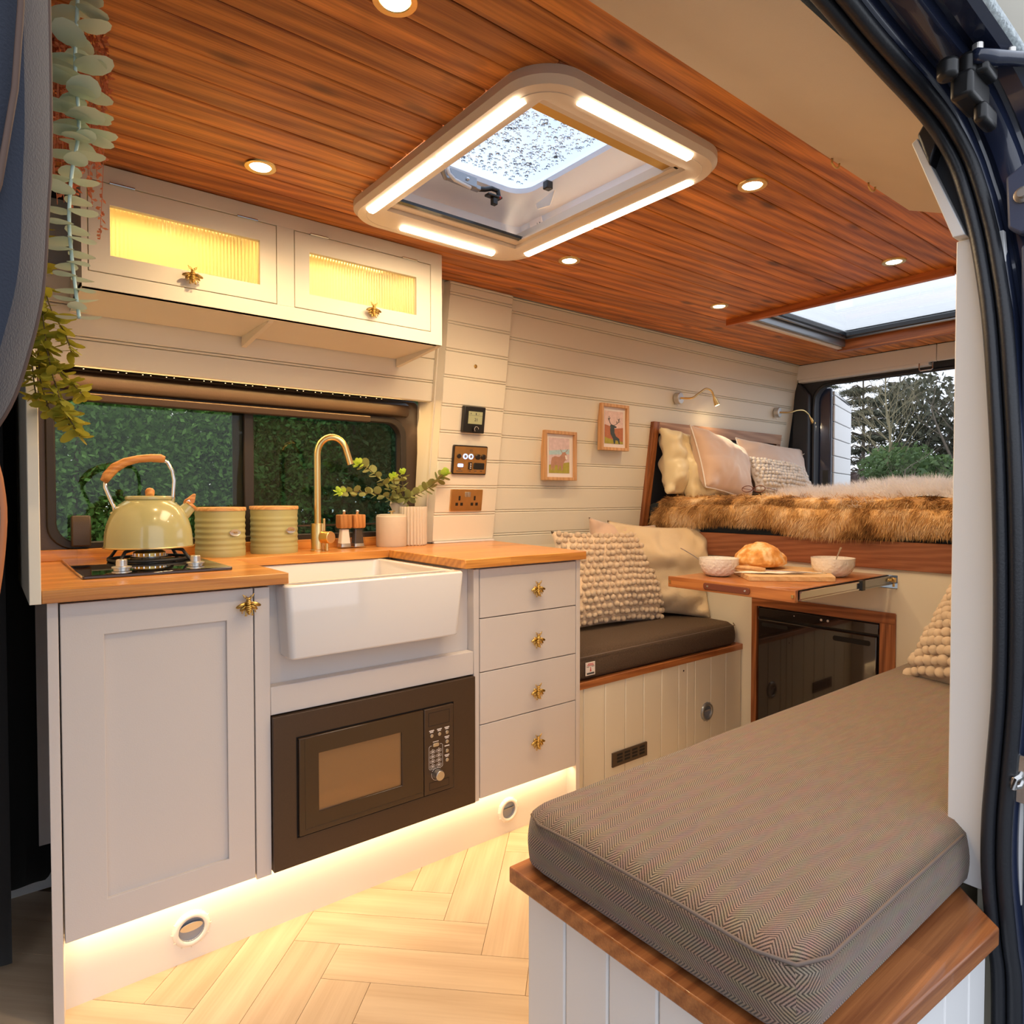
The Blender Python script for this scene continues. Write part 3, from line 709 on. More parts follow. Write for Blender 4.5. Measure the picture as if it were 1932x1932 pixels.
baretree(23,5.5,7.2,'bare twiggy tree at the right edge of the rear view','bark',6,.6)
baretree(17,7.1,3.9,'low bare sapling in front of the conifers','bark',5,.8)
baretree(19,5.4,4.2,'low tangled bare tree in front of the dark evergreen bush','bark',6,.85)
baretree(24,7.6,6.4,'spreading bare tree between conifer and lone bare tree','bark',6,.85)
# ================================================================ kitchen run
BEES = []
def bee(parent, x, y, z, s=1.0, rot=0.):
    """cast brass bee knob: body, head, two wing pairs, feelers and legs"""
    q = MB(); 
    def pt(a, b, c): 
        ca, sa = math.cos(rot), math.sin(rot); return (x+(a*ca-b*sa)*s, y-c*s, z+(a*sa+b*ca)*s)
    def bl(c, r, sub=2):
        b = bmesh.new(); bmesh.ops.create_icosphere(b, subdivisions=sub, radius=1)
        q.add([pt(c[0]+v.co.x*r[0], c[1]+v.co.z*r[2], c[2]+v.co.y*r[1]) for v in b.verts], [tuple(v.index for v in f.verts) for f in b.faces]); b.free()
    for k, (zz, r) in enumerate(((-.002,.0075),(-.006,.0078),(-.010,.0068),(-.014,.005),(-.0175,.003))): bl((0,zz,.016), (r,.006,.0028))
    for zz, r in ((.003,.0062),(.0065,.0065),(.0095,.0055)): bl((0,zz,.016), (r,.006,.0028))
    bl((0,.0135,.016), (.005,.0045,.003)); bl((-.004,.0145,.018), (.002,.002,.002), 1); bl((.004,.0145,.018), (.002,.002,.002), 1)
    for sgn in (-1, 1):
        for (cx, cz, rx, rz, an) in ((.0135,-.001,.0125,.0042,-.32),(.011,-.0065,.009,.0033,-.75)):
            n_ = 14; ring = [(math.cos(2*math.pi*k/n_)*rx, math.sin(2*math.pi*k/n_)*rz) for k in range(n_)]
            pr = [(sgn*(cx+u*math.cos(an)-v*math.sin(an)), cz+.002+u*math.sin(an)+v*math.cos(an)) for u, v in ring]
            vs = [pt(a, b, .0135) for a, b in pr]+[pt(a, b, .0165) for a, b in pr]
            q.add(vs, [tuple(range(n_)), tuple(range(n_, 2*n_))]+[(k,(k+1)%n_,n_+(k+1)%n_,n_+k) for k in range(n_)])
            for t in (-.4,0,.4): q.tube([pt(sgn*(cx-rx*.8*math.cos(an)), cz+.002-rx*.8*math.sin(an)+t*rz*.3, .0170), pt(sgn*(cx+rx*.8*math.cos(an)-t*rz*math.sin(an)), cz+.002+rx*.8*math.sin(an)+t*rz*1.4, .0170)], .0005*s, 4)
        q.tube([pt(sgn*.003,.015,.016), pt(sgn*.0085,.0165,.017), pt(sgn*.0095,.021,.017)], .0011*s, 6)
        q.tube([pt(sgn*.002,.016,.016), pt(sgn*.006,.020,.018), pt(sgn*.0095,.021,.017), pt(sgn*.0115,.0235,.017)], .001*s, 6)
        q.tube([pt(sgn*.004,-.009,.014), pt(sgn*.0068,-.013,.015), pt(sgn*.0062,-.019,.016), pt(sgn*.0085,-.022,.016)], .0014*s, 6)
        q.tube([pt(sgn*.0062,-.019,.016), pt(sgn*.0045,-.022,.016)], .0011*s, 6)
        q.tube([pt(sgn*.006,-.007,.014), pt(sgn*.0125,-.012,.015), pt(sgn*.014,-.016,.015)], .0012*s, 6)
    q.cyl(pt(0,0,.014), pt(0,0,0), .0045*s, .0035*s, 12); q.cyl(pt(0,0,.002), pt(0,0,0), .006*s, .006*s, 12)
    return q.build('bee_knob', 'brassdark', parent, smooth=True)
bee_src = None
def bee_at(parent, x, y, z, s=1.0, rot=0.):
    return bee(parent, x, y, z, s, rot)

# hob cabinet
cb = thing('hob_cabinet', (.33,.3,0), 'tall-doored pale grey base cabinet under the gas hob', 'cabinet')
MB().prism([(.095,-.001),(.1135,-.001),(.198,.62),(.182,.62)], 'z', 0, .866).build('end_panel', 'cab', cb, bevel=.001)
BX(.205,.50,.02,.60,.165,.862).build('carcass', 'cab', cb)
door = MB().ringprism([(.117,.166),(.4965,.166),(.4965,.862),(.117,.862)], [(.1925,.2315),(.4365,.2315),(.4365,.7915),(.1925,.7915)], 'y', 0, .020)
door = door.build('door', 'cab', cb, bevel=.0012)
BX(.188,.441,.008,.018,.227,.796).build('door_panel', 'cab', door)
bee_at(door, .481, 0, .825, 1.12, .03)
BX(.4995,.535,-.0005,.60,.160,.862).build('stile', 'cab', cb, bevel=.001)
# sink cabinet
sc_ = thing('sink_cabinet', (.83,.3,0), 'pale grey cabinet that frames the white sink and the microwave', 'cabinet')
BX(.535,1.135,.032,.05,.60,.862).build('back_panel', 'cab', sc_)
BX(.5355,1.1345,-.001,.03,.549,.618).build('rail', 'cab', sc_, bevel=.002)
BX(.1,1.13,.50,.52,.165,.862).build('rear_panel', 'cab', sc_)
BX(1.136,1.1555,-.0005,.60,.162,.862).build('stile', 'cab', sc_, bevel=.001)
# drawer cabinet
dc = thing('drawer_cabinet', (1.36,.3,0), 'pale grey four-drawer cabinet at the right end of the kitchen', 'cabinet')
BX(1.159,1.558,.02,.60,.166,.862).build('carcass', 'cab', dc)
BX(1.559,1.577,-.0005,.62,.0,.866).build('end_panel', 'cab', dc, bevel=.001)
for k, (z0, z1, zb) in enumerate(((.7135,.861,.785),(.5505,.7105,.622),(.3915,.5475,.456),(.1665,.3885,.294))):
    d = BX(1.159,1.5565,0,.019,z0,z1).build('drawer', 'cab', dc, bevel=.0012)
    bee_at(d, 1.376, 0, zb, 1.12, (.02,-.03,.04,0)[k])
# plinth with duct outlets
pt = thing('plinth', (.8,.05,0), 'cream plinth board under the kitchen cabinets, washed by amber light', 'plinth')
BX(.114,1.56,.045,.062,0,.160).build('board', 'plinth', pt)
def duct(cx, cz, yf, parent, r=.041, nm='duct_outlet', rim='plinth', tilt=.4, axis='y'):
    o = thing(nm, (cx,yf,cz)) if parent is None else None
    P = parent
    q = MB().lathe([(r*.66,.0),(r*.70,.010),(r*.92,.008),(r,.002),(r,0)], (0,0,0), 32, False)
    q.v = [(cx+x, yf-z, cz+y) for x,y,z in q.v]; rimo = q.build('duct_rim', rim, P, smooth=True)
    q = MB()
    for k in range(12):
        t = 2*math.pi*k/12; q.tube([(cx+r*.94*math.cos(t), yf-.006, cz+r*.94*math.sin(t)), (cx+r*1.06*math.cos(t), yf-.002, cz+r*1.06*math.sin(t))], .0012, 5)
    q.build('rim_tabs', rim, rimo)
    q = MB().cyl((cx,yf+.001,cz),(cx,yf+.0009-.006,cz), r*.67, r*.67, 28, False); q.cyl((cx,yf-.0005,cz),(cx,yf-.0008,cz), r*.67); q.build('duct_tube', 'ventgrey', rimo, smooth='auto')
    q = MB().cyl((0,0,-.0008),(0,0,.0008), r*.6); ct, st = math.cos(tilt), math.sin(tilt)
    q.v = [(cx+x, yf-.004-(y*st+z*ct)*.35, cz+y*ct*.5-z*st+r*.12) for x,y,z in q.v]; q.build('duct_flap', 'steelsat', rimo)
    return rimo
duct(.363,.075,.045,pt,.041); duct(1.300,.076,.045,pt,.039,tilt=1.2)
lk = BX(.12,1.555,.032,.038,.1635,.166).build('plinth_led_strip', 'ledkick', loc=(.8,.035,.16)); tag(lk, 'amber light strip glowing under the base cabinets along the plinth', 'light strip')
light('plinth_glow','AREA',(.84,.022,.158),1.35,(1.0,.68,.34),rot=(0,0,0),size=1.42,size_y=.018)

# microwave
mw = thing('microwave', (.835,.1,.166), 'built-in dark bronze microwave with a tinted window and steel dial', 'microwave')
MB().ringprism([(.537,.1665),(1.1335,.1665),(1.1335,.5455),(.537,.5455)], rrect(.594,1.057,.2335,.4855,.006,6)[:0] or [(.594,.2345),(1.056,.2345),(1.056,.4855),(.594,.4855)], 'y', -.012, .012).build('frame', 'microwave', mw, bevel=.0015)
BX(.55,1.12,.012,.40,.18,.53).build('housing', 'blackmatt', mw)
BX(.592,1.058,-.006,.010,.232,.488).build('gasket', 'blackmatt', mw)
mdoor = MB().ringprism([(.598,.2385),(.9525,.2385),(.9525,.482),(.598,.482)], [(.649,.288),(.884,.288),(.884,.4355),(.649,.4355)], 'y', -.018, -.004).build('door', 'microglass', mw, bevel=.002)
BX(.645,.888,-.012,-.010,.284,.440).build('window', 'microwin', mdoor)
MB().tube([(.613,-.0184,.478),(.613,-.0184,.252),(.9515,-.0184,.252)], .0005, 4).build('trim_line', 'microwave', mdoor)
mp_ = BX(.9545,1.052,-.018,-.004,.2385,.482).build('control_panel', 'microwave', mw, bevel=.002)
for (x0,x1,z0,z1) in ((.968,1.038,.432,.470),(.970,1.036,.250,.272)):
    MB().ringprism([(x0,z0),(x1,z0),(x1,z1),(x0,z1)], [(x0+.0008,z0+.0008),(x1-.0008,z0+.0008),(x1-.0008,z1-.0008),(x0+.0008,z1-.0008)], 'y', -.0186,-.018).build('outline', 'blackmatt', mp_)
for bx, bz in ((.978,.4045),(1.0035,.4045),(1.029,.4045),(1.029,.3775),(1.029,.351),(1.029,.3245)):
    MB().cyl((bx,-.018,bz),(bx,-.0205,bz),.0055,.0050,18).build('button', 'steelsat', mp_, bevel=.0006)
    q = MB()
    for k in range(2 if bz != .351 else 1):
        w_ = (.008,.0055)[k]; q.box(bx-w_, bx+w_, -.0184,-.018, bz+.0085+.0042*(1-k), bz+.0115+.0042*(1-k))
    q.build('button_caption', 'whiteprint', mp_)
MB().prism(rrect(.9815,1.0015,.3715,.3815,.004), 'y', -.0205,-.018).build('button', 'steelsat', mp_, bevel=.0006)
BX(.982,1.001,-.0184,-.018,.3845,.3865).build('button_caption', 'whiteprint', mp_)
q = MB()
for a,b in (((.978,-.0184,.376),(.973,-.0184,.376)),((.973,-.0184,.376),(.969,-.0184,.372)),((.969,-.0184,.372),(.969,-.0184,.3125)),((.969,-.0184,.3125),(.972,-.0184,.309)),((.972,-.0184,.309),(1.011,-.0184,.309)),((1.011,-.0184,.309),(1.014,-.0184,.3125)),((1.014,-.0184,.3125),(1.014,-.0184,.372)),((1.014,-.0184,.372),(1.010,-.0184,.376)),((1.010,-.0184,.376),(1.005,-.0184,.376))): q.tube([a,b], .0005, 4)
for r_ in range(4):
    for c_ in range(2):
        x0 = .973+c_*.0205; z0 = .3125+r_*.0138
        q.ringprism(rrect(x0,x0+.0165,z0,z0+.0082,.002,2), rrect(x0+.0007,x0+.0158,z0+.0007,z0+.0075,.0015,2), 'y', -.0184,-.018)
        q.box(x0+.004,x0+.0125,-.0184,-.018,z0+.0028,z0+.0054); q.box(x0+.0065,x0+.010,-.0184,-.018,z0+.0098,z0+.0112)
q.build('menu_print', 'whiteprint', mp_)
MB().cyl((.995,-.018,.2925),(.995,-.038,.2925),.0145,.0135,32).build('dial', 'steelsat', mp_, bevel=.0012)
q = MB()
for k in range(28):
    if k in (3,8,12,13,19,20): continue
    a0, a1 = [math.radians(200-13*k-t) for t in (0,10)]
    q.tube([(.995+.0178*math.cos(a0),-.0184,.2925+.0178*math.sin(a0)),(.995+.0178*math.cos(a1),-.0184,.2925+.0178*math.sin(a1))], .0006, 4)
q.build('dial_print', 'whiteprint', mp_)

# butler sink
sk_ = thing('butler_sink', (.83,.2,.68), 'white ceramic butler sink with a deep plain front, below the brass tap', 'sink')
def sinkv(t): return .552+.012*t, 1.078-.012*t
q = MB(); 
x0,x1,y0,y1,z0,z1 = .560,1.074,-.045,.47,.684,.866
outer_t = rrect(x0,x1,y0,y1,.016,4); outer_b = rrect(x0+.012,x1-.018,y0+.006,y1-.01,.016,4)
inner_t = rrect(x0+.020,x1-.020,y0+.020,y1-.02,.02,4); inner_b = rrect(x0+.035,x1-.035,y0+.035,y1-.035,.03,4)
n = len(outer_t); rings = []
rings.append([(a,b,z0) for a,b in outer_b]); 
rings.append([(a,b,z1-.006) for a,b in outer_t]); rings.append([((a-.817)*.994+.817,(b-.2)*.994+.2,z1) for a,b in outer_t])
rings.append([((a-.817)*1.006+.817,(b-.2)*1.006+.2,z1) for a,b in inner_t]); rings.append([(a,b,z1-.006) for a,b in inner_t]); rings.append([(a,b,z0+.025) for a,b in inner_b])
vs = [p for r in rings for p in r]; fs = [(i*n+k, i*n+(k+1)%n, (i+1)*n+(k+1)%n, (i+1)*n+k) for i in range(len(rings)-1) for k in range(n)]
fs += [tuple(range(n))[::-1], tuple((len(rings)-1)*n+k for k in range(n))]
q.add(vs, fs); q.build('basin', 'ceramic', sk_, bevel=.005, seg=3)
MB().cyl((.82,.21,z0+.0255),(.82,.21,z0+.028),.032).build('waste', 'steel', sk_, bevel=.001)

# worktop (one L-cut slab) with upstand
wt = thing('worktop', (.83,.3,.895), 'oiled oak worktop running over hob cabinet, sink and drawers', 'worktop')
poly = [(.086,-.022),(.5745,-.022),(.5745,.445),(1.0915,.445),(1.0915,-.022),(1.585,-.022),(1.66,.60),(1.36,.60),(1.33,.685),(.086,.685)]
MB().prism(poly, 'z', .868, .895).build('slab', 'oak', wt, bevel=.0018)
BX(.100,1.325,.662,.686,.895,.927).build('upstand', 'oak', wt, bevel=.0015)

# left end screen of the kitchen
MB().prism([(-.024,.868),(-.024,1.27),(.20,1.56),(.60,1.60),(.70,.868)], 'x', .066,.0855).build('end_screen', 'wall', loc=(.075,0,.87), bevel=.0015)
tag(bpy.data.objects['end_screen'], 'cream upright end board at the left of the worktop beside the hob', 'panel')

# gas hob
hb = thing('gas_hob', (.326,.38,.895), 'black glass single-burner gas hob set into the left worktop', 'hob')
MB().prism(rrect(.168,.486,.125,.645,.004), 'z', .895, .9035).build('glass_plate', 'hobglass', hb, bevel=.002)
q = MB().lathe([(.0,.9035),(.062,.9035),(.062,.907),(.046,.912),(.046,.916),(.0,.916)], (.357,.45,0), 36, False); q.build('burner_base', 'steel', hb, smooth='auto')
q = MB().lathe([(.040,.916),(.040,.925),(.034,.930),(0,.930)], (.357,.45,0), 36, False)
bu = q.build('burner_ring', 'brassdark', hb, smooth='auto')
q = MB()
for k in range(18):
    t = 2*math.pi*k/18; q.box(.357+.0395*math.cos(t)-.0012,.357+.0395*math.cos(t)+.0012,.45+.0395*math.sin(t)-.0012,.45+.0395*math.sin(t)+.0012,.9165,.9235)
q.build('flame_ports', 'steel', bu)
MB().lathe([(0,.930),(.030,.930),(.030,.9345),(.026,.936),(0,.936)], (.357,.45,0), 32, False).build('burner_cap', 'cast', hb, smooth='auto')
q = MB().tube([(.357+.098*math.cos(t),.45+.098*math.sin(t),.9085) for t in [2*math.pi*k/24 for k in range(24)]], .0045, 8, True); q.build('grate_ring', 'cast', hb, smooth=True)
for k in range(4):
    t = math.radians(45+90*k); c, s = math.cos(t), math.sin(t)
    MB().tube([(.357+c*.125,.45+s*.125,.9045),(.357+c*.115,.45+s*.115,.912),(.357+c*.098,.45+s*.098,.933),(.357+c*.06,.45+s*.06,.9375),(.357+c*.030,.45+s*.030,.9375)], .0045, 8).build('grate_arm', 'cast', hb, smooth=True)
for kx, ky in ((.258,.225),(.425,.235)):
    q = MB().lathe([(0,.9035),(.0175,.9035),(.0175,.9065),(.0215,.9075),(.0215,.9105),(.0125,.912),(.0120,.926),(.0105,.9275),(0,.9275)], (kx,ky,0), 28, False)
    q.build('knob', 'steelsat', hb, smooth='auto')

# kettle
KX, KY, KZ = .357, .45, .9385
kt = thing('kettle', (KX,KY,KZ), 'sage green stovetop kettle with wooden grip on the gas ring', 'kettle')
prof = [(0,0),(.104,0),(.1105,.002),(.110,.006)]
for k in range(15):
    t = k/14; a_ = t*math.radians(74); prof.append((.047+.062*math.cos(a_)**.9, .010+.118*math.sin(a_)**1.05))
prof += [(.058,.130),(.055,.131),(0,.131)]
MB().lathe(prof, (KX,KY,KZ), 56, False).build('body', 'kettle', kt, smooth='auto')
lid = MB().lathe([(0,.131),(.056,.131),(.0585,.134),(.0585,.139),(.055,.142),(.02,.1435),(0,.1435)], (KX,KY,KZ), 48, False).build('lid', 'kettle', kt, smooth='auto')
q = MB().lathe([(.0105,.1435),(.0120,.150),(.0115,.157),(.0075,.163),(0,.165)], (KX+.003,KY,KZ), 24, False); q.build('lid_knob', 'griptree', lid, smooth=True)
MB().lathe([(.111,.001),(.1125,.003),(.111,.005)], (KX,KY,KZ), 56, False).build('base_rim', 'brass', kt, smooth=True)
hd = MB().tube([(KX-.082,KY,KZ+.098),(KX-.083,KY,KZ+.112),(KX-.092,KY,KZ+.135),(KX-.103,KY,KZ+.165),(KX-.103,KY,KZ+.185)], .0052, 10).build('handle_arm', 'steel', kt, smooth=True)
MB().tube([(KX+.060,KY,KZ+.122),(KX+.061,KY,KZ+.14),(KX+.064,KY,KZ+.185),(KX+.060,KY,KZ+.212),(KX+.048,KY,KZ+.236),(KX+.034,KY,KZ+.243)], .0052, 10).build('handle_arm', 'steel', kt, smooth=True)
g_ = [(KX-.106,KY,KZ+.180),(KX-.098,KY,KZ+.196),(KX-.080,KY,KZ+.218),(KX-.055,KY,KZ+.234),(KX-.025,KY,KZ+.243),(KX+.005,KY,KZ+.247),(KX+.030,KY,KZ+.247),(KX+.040,KY,KZ+.244)]
MB().tube(g_, [.0095,.0125,.0130,.0115,.0105,.0110,.0120,.0095], 14).build('grip', 'griptree', kt, smooth=True)
for sx in (-.082,.060): MB().lathe([(.012,.0),(.012,.003),(.008,.006),(.0,.006)], (KX+sx,KY-.001,KZ+(.094 if sx<0 else .118)), 18, False).build('bracket', 'kettle', kt, smooth=True)
sp = MB().tube([(KX+.070,KY-.004,KZ+.078),(KX+.088,KY-.005,KZ+.096),(KX+.104,KY-.006,KZ+.114)], [.024,.020,.0175], 20).build('spout', 'kettle', kt, smooth='auto')
MB().tube([(KX+.103,KY-.006,KZ+.113),(KX+.108,KY-.006,KZ+.1185)], [.0195,.0185], 20).build('whistle_rim', 'griptree', sp, smooth='auto')
MB().prism([(KX+.086,KZ+.118),(KX+.090,KZ+.131),(KX+.098,KZ+.136),(KX+.114,KZ+.149),(KX+.118,KZ+.147),(KX+.116,KZ+.132),(KX+.114,KZ+.122),(KX+.104,KZ+.118),(KX+.094,KZ+.112)], 'y', KY-.014, KY+.004).build('whistle_lever', 'griptree', sp, bevel=.003)
MB().prism([(KX+.092,KZ+.115),(KX+.094,KZ+.130),(KX+.100,KZ+.132),(KX+.106,KZ+.119),(KX+.098,KZ+.112)], 'y', KY-.0165, KY-.013).build('lever_bracket', 'steel', sp, bevel=.001)

# ribbed canisters
def canister(x, y, r, h, label, word, ba):
    t = thing('canister', (x,y,.895), label, 'canister', 'sage green ribbed kitchen canisters')
    pr = [(0,.0),(r*.99,.0),(r,.003)]
    nb = 6
    pr.append((r,.018))
    for k in range(nb):
        for s_ in range(6):
            a_ = 2*math.pi*s_/6; pr.append((r+.0009*math.sin(a_)-(.0006), .020+(h-.045)*(k+s_/6)/nb))
    pr += [(r,h-.018),(r,h-.008),(0,h-.008)]
    MB().lathe(pr, (x,y,.895), 56, False).build('tin', 'can', t, smooth='auto')
    MB().lathe([(0,h-.008),(r+.002,h-.008),(r+.0025,h-.006),(r+.0025,h+.001),(r+.001,h+.003),(0,h+.003)], (x,y,.895), 56, False).build('lid', 'lidwood', t, smooth='auto')
    bx_, by_ = x+math.cos(ba)*(r+.003), y+math.sin(ba)*(r+.003)
    b = MB().lathe([(0,0),(.018,0),(.019,.0008),(.018,.0018),(.0165,.0012),(0,.0012)], (0,0,0), 28, False)
    rz = ba-math.pi/2+math.pi
    b.v = [(bx_+(vx*math.cos(ba+math.pi/2)+vz*math.cos(ba)), by_+(vx*math.sin(ba+math.pi/2)+vz*math.sin(ba)), .895+h*.50+vy*.55) for vx,vy,vz in b.v]
    bo = b.build('badge', 'steelsat', t, smooth='auto')
    text(word, 'badge_text', 'brassdark', bo, (bx_+math.cos(ba)*.0016, by_+math.sin(ba)*.0016, .895+h*.50), .0085, (math.pi/2,0,ba+math.pi/2), .0005)
canister(.574,.565,.0725,.148,'sage green ribbed canister marked TEA, beside the kettle spout','TEA',math.radians(-72))
canister(.747,.585,.0740,.150,'sage green ribbed canister marked COFFEE, beside the brass tap','COFFEE',math.radians(-68))

# tap
tp = thing('kitchen_tap', (.883,.555,.895), 'tall swan-neck brushed brass mixer tap behind the sink', 'tap')
TX, TY = .883,.555
MB().lathe([(0,0),(.0245,0),(.0245,.004),(.0222,.006),(.0222,.091),(.0215,.093),(0,.093)], (TX,TY,.895), 32, False).build('body', 'brass', tp, smooth='auto')
pts = [(TX,TY,.985),(TX,TY,1.22)]
dx, dy = .055, -.022; R_ = .052
for k in range(1, 13):
    a_ = math.pi*k/12*.93; f_ = (1-math.cos(a_))/2*2*R_
    pts.append((TX+dx/.059*f_*.93, TY+dy/.059*f_*.93, 1.22+R_*1.15*math.sin(a_)))
l_ = Vector(pts[-1]); pts.append(tuple(l_+Vector((.007,-.003,-.026))))
pts.append(tuple(l_+Vector((.012,-.005,-.045))))
MB().tube(pts, .0115, 18).build('spout', 'brass', tp, smooth='auto')
lv = MB().cyl((TX+.010,TY-.02,.942),(TX+.024,TY-.055,.942),.0205,.0205,30).build('lever_hub', 'brass', tp, bevel=.002)
MB().cyl((TX+.018,TY-.012,.962),(TX+.018,TY-.012,1.004),.0042,.0042,12).build('lever', 'brass', lv, bevel=.001)
MB().cyl((TX+.018,TY-.035,.896),(TX+.018,TY-.035,.925),.0065,.0055,12).build('lever_stem', 'brass', tp, bevel=.001)

# salt and pepper mills
def mill(x, y, label, fill):
    t = thing('mill', (x,y,.895), label, 'mill')
    def sq(w, z, r=.004): return [(a,b,z) for a,b in rrect(x-w,x+w,y-w,y+w,r,3)]
    def loft(rs, nm, m, bev=0):
        n_ = len(rs[0]); v_ = [p for r in rs for p in r]
        return MB().add(v_, [(i*n_+k,i*n_+(k+1)%n_,(i+1)*n_+(k+1)%n_,(i+1)*n_+k) for i in range(len(rs)-1) for k in range(n_)]+[tuple(range(n_))[::-1], tuple((len(rs)-1)*n_+k for k in range(n_))]).build(nm, m, t, smooth='auto')
    loft([sq(.0235,.895),sq(.0235,.900),sq(.018,.953),sq(.018,.972)], 'clear_body', 'acrylic')
    loft([sq(.0175,.912),sq(.0135,.953),sq(.0135,.962)], 'salt_fill' if fill == 'salt' else 'pepper_fill', fill)
    loft([sq(.019,.900),sq(.018,.911)], 'grinder_base', 'steelsat')
    loft([sq(.0195,.966),sq(.0225,.971),sq(.0225,1.012),sq(.0205,1.0145)], 'wooden_head', 'millwood')
    MB().lathe([(0,1.0145),(.005,1.0145),(.0045,1.021),(.0065,1.025),(.0065,1.029),(.004,1.031),(0,1.031)], (x,y,0), 18, False).build('finial', 'steel', t, smooth=True)
mill(1.003,.610,'clear-bodied salt mill with wooden head, filled with white salt','salt')
mill(1.051,.603,'clear-bodied pepper mill with wooden head, filled with dark peppercorns','pepper')

# stoneware pot with lid
p_ = thing('lidded_pot', (1.178,.585,.895), 'squat cream stoneware jar with a small brass-coloured lid knob', 'jar')
MB().lathe([(0,0),(.053,0),(.056,.004),(.056,.110),(.0535,.113),(0,.113)], (1.178,.585,.895), 44, False).build('jar', 'stoneware', p_, smooth='auto')
MB().lathe([(0,.113),(.0535,.113),(.0535,.1165),(.04,.119),(0,.119)], (1.178,.585,.895), 44, False).build('lid', 'stoneware', p_, smooth='auto')
MB().lathe([(0,.119),(.006,.119),(.005,.126),(.014,.129),(.014,.1315),(0,.1315)], (1.178,.585,.895), 20, False).build('knob', 'brass', p_, smooth='auto')
# fluted vase
f_ = thing('fluted_vase', (1.272,.590,.895), 'upright fluted cream pot at the right end of the window', 'vase')
nf = 144; q = MB(); vs = []; zl = [0,.004,.125,.127,.142,.146]
for z in zl:
    for k in range(nf):
        t = 2*math.pi*k/nf; r = .048+(.0045*abs(math.sin(t*12)) if .002 < z else 0)+(-.001 if z in (0,.146) else 0)
        vs.append((1.272+r*math.cos(t), .590+r*math.sin(t), .895+z))
q.add(vs, [(i*nf+k,i*nf+(k+1)%nf,(i+1)*nf+(k+1)%nf,(i+1)*nf+k) for i in range(len(zl)-1) for k in range(nf)]+[tuple(range(nf))[::-1]])
q.build('fluted_body', 'stoneware', f_, smooth='auto')
MB().lathe([(.0475,.146),(.044,.146),(.043,.03),(0,.03)], (1.272,.590,.895), 40, False).build('inner_wall', 'stoneware', f_, smooth='auto')
# vase with eucalyptus behind
v_ = thing('eucalyptus_vase', (1.245,.648,.895), 'small waisted vase with green eucalyptus sprigs behind the fluted pot', 'plant')
MB().lathe([(0,0),(.022,0),(.032,.03),(.034,.08),(.020,.115),(.026,.137),(.033,.150),(.031,.162),(.027,.166),(.022,.16),(.016,.115),(0,.1)], (1.24,.645,.895), 32, False).build('vase', 'stoneware', v_, smooth=True)
def leafmesh(name, m, L, Wd, cup=.15, n=10):
    """one thin rounded leaf lying along +x from the origin"""
    q = MB(); vs = [(0,0,0)]; 
    for k in range(n):
        t = 2*math.pi*k/n; vs.append((L*.5-L*.5*math.cos(t), Wd*.5*math.sin(t)*(1-.0*math.cos(t)), cup*L*(.5-.5*math.cos(t))**2))
    vs.append((L*.5,0,cup*L*.18)); c = len(vs)-1
    fs = [(1+k, 1+(k+1)%n, c) for k in range(n)]
    me = bpy.data.meshes.new(name); me.from_pydata(vs, [], fs); me.materials.append(M[m])
    for p in me.polygons: p.use_smooth = True
    return me
LM = {'e': leafmesh('leaf','euct',.026,.025), 'n': leafmesh('leaf','eucnew',.026,.021,.3)}
def leaf_at(me, parent, p, d, sc=1.0, name='leaf'):
    d = Vector(d).normalized(); rot = d.to_track_quat('X','Z'); e = (rot @ Matrix.Rotation(random.uniform(-.8,.8),3,'X').to_quaternion()).to_euler() if hasattr(rot,'__matmul__') else rot.to_euler()
    return inst(me, name, parent, p, e, sc)
def sprig(parent, pts, nl, tipn=5, sc=1.0):
    P = sm(pts, 6); MB().tube(P, .0014, 5).build('stem', 'stem', parent, smooth=True)
    N = len(P)
    for k in range(nl):
        t = k/(nl-1)*.96; i = min(int(t*(N-1)), N-2); p = P[i].lerp(P[i+1], t*(N-1)-i); ax = (P[i+1]-P[i]).normalized()
        o1 = ax.orthogonal().normalized(); o1.rotate(Matrix.Rotation(k*1.57+random.uniform(-.3,.3),3,ax)) 
        for s_ in (1,-1):
            dd = (o1*s_+ax*.35).normalized()
            leaf_at(LM['n' if t > .88 else 'e'], parent, p, dd, sc*(.9 if t > .85 else random.uniform(.95,1.25)))
    for k in range(tipn):
        a_ = 2*math.pi*k/tipn; o1 = ax.orthogonal().normalized(); o1.rotate(Matrix.Rotation(a_,3,ax)); leaf_at(LM['n'], parent, P[-1], (o1*.8+ax*.7), sc*.85)
B0 = (1.243,.645,1.055)
sprig(v_, [B0,(1.20,.62,1.068),(1.12,.60,1.090),(1.02,.58,1.096),(.968,.57,1.094)], 19)
sprig(v_, [B0,(1.19,.62,1.10),(1.13,.60,1.15),(1.08,.59,1.185),(1.045,.58,1.195)], 14)
sprig(v_, [B0,(1.21,.60,1.09),(1.185,.575,1.125),(1.175,.56,1.145)], 7, 8, 1.1)
sprig(v_, [B0,(1.245,.62,1.10),(1.245,.62,1.14),(1.24,.61,1.165)], 7)
sprig(v_, [B0,(1.275,.60,1.08),(1.32,.56,1.11),(1.355,.535,1.145),(1.375,.525,1.165)], 16, 7, 1.1)

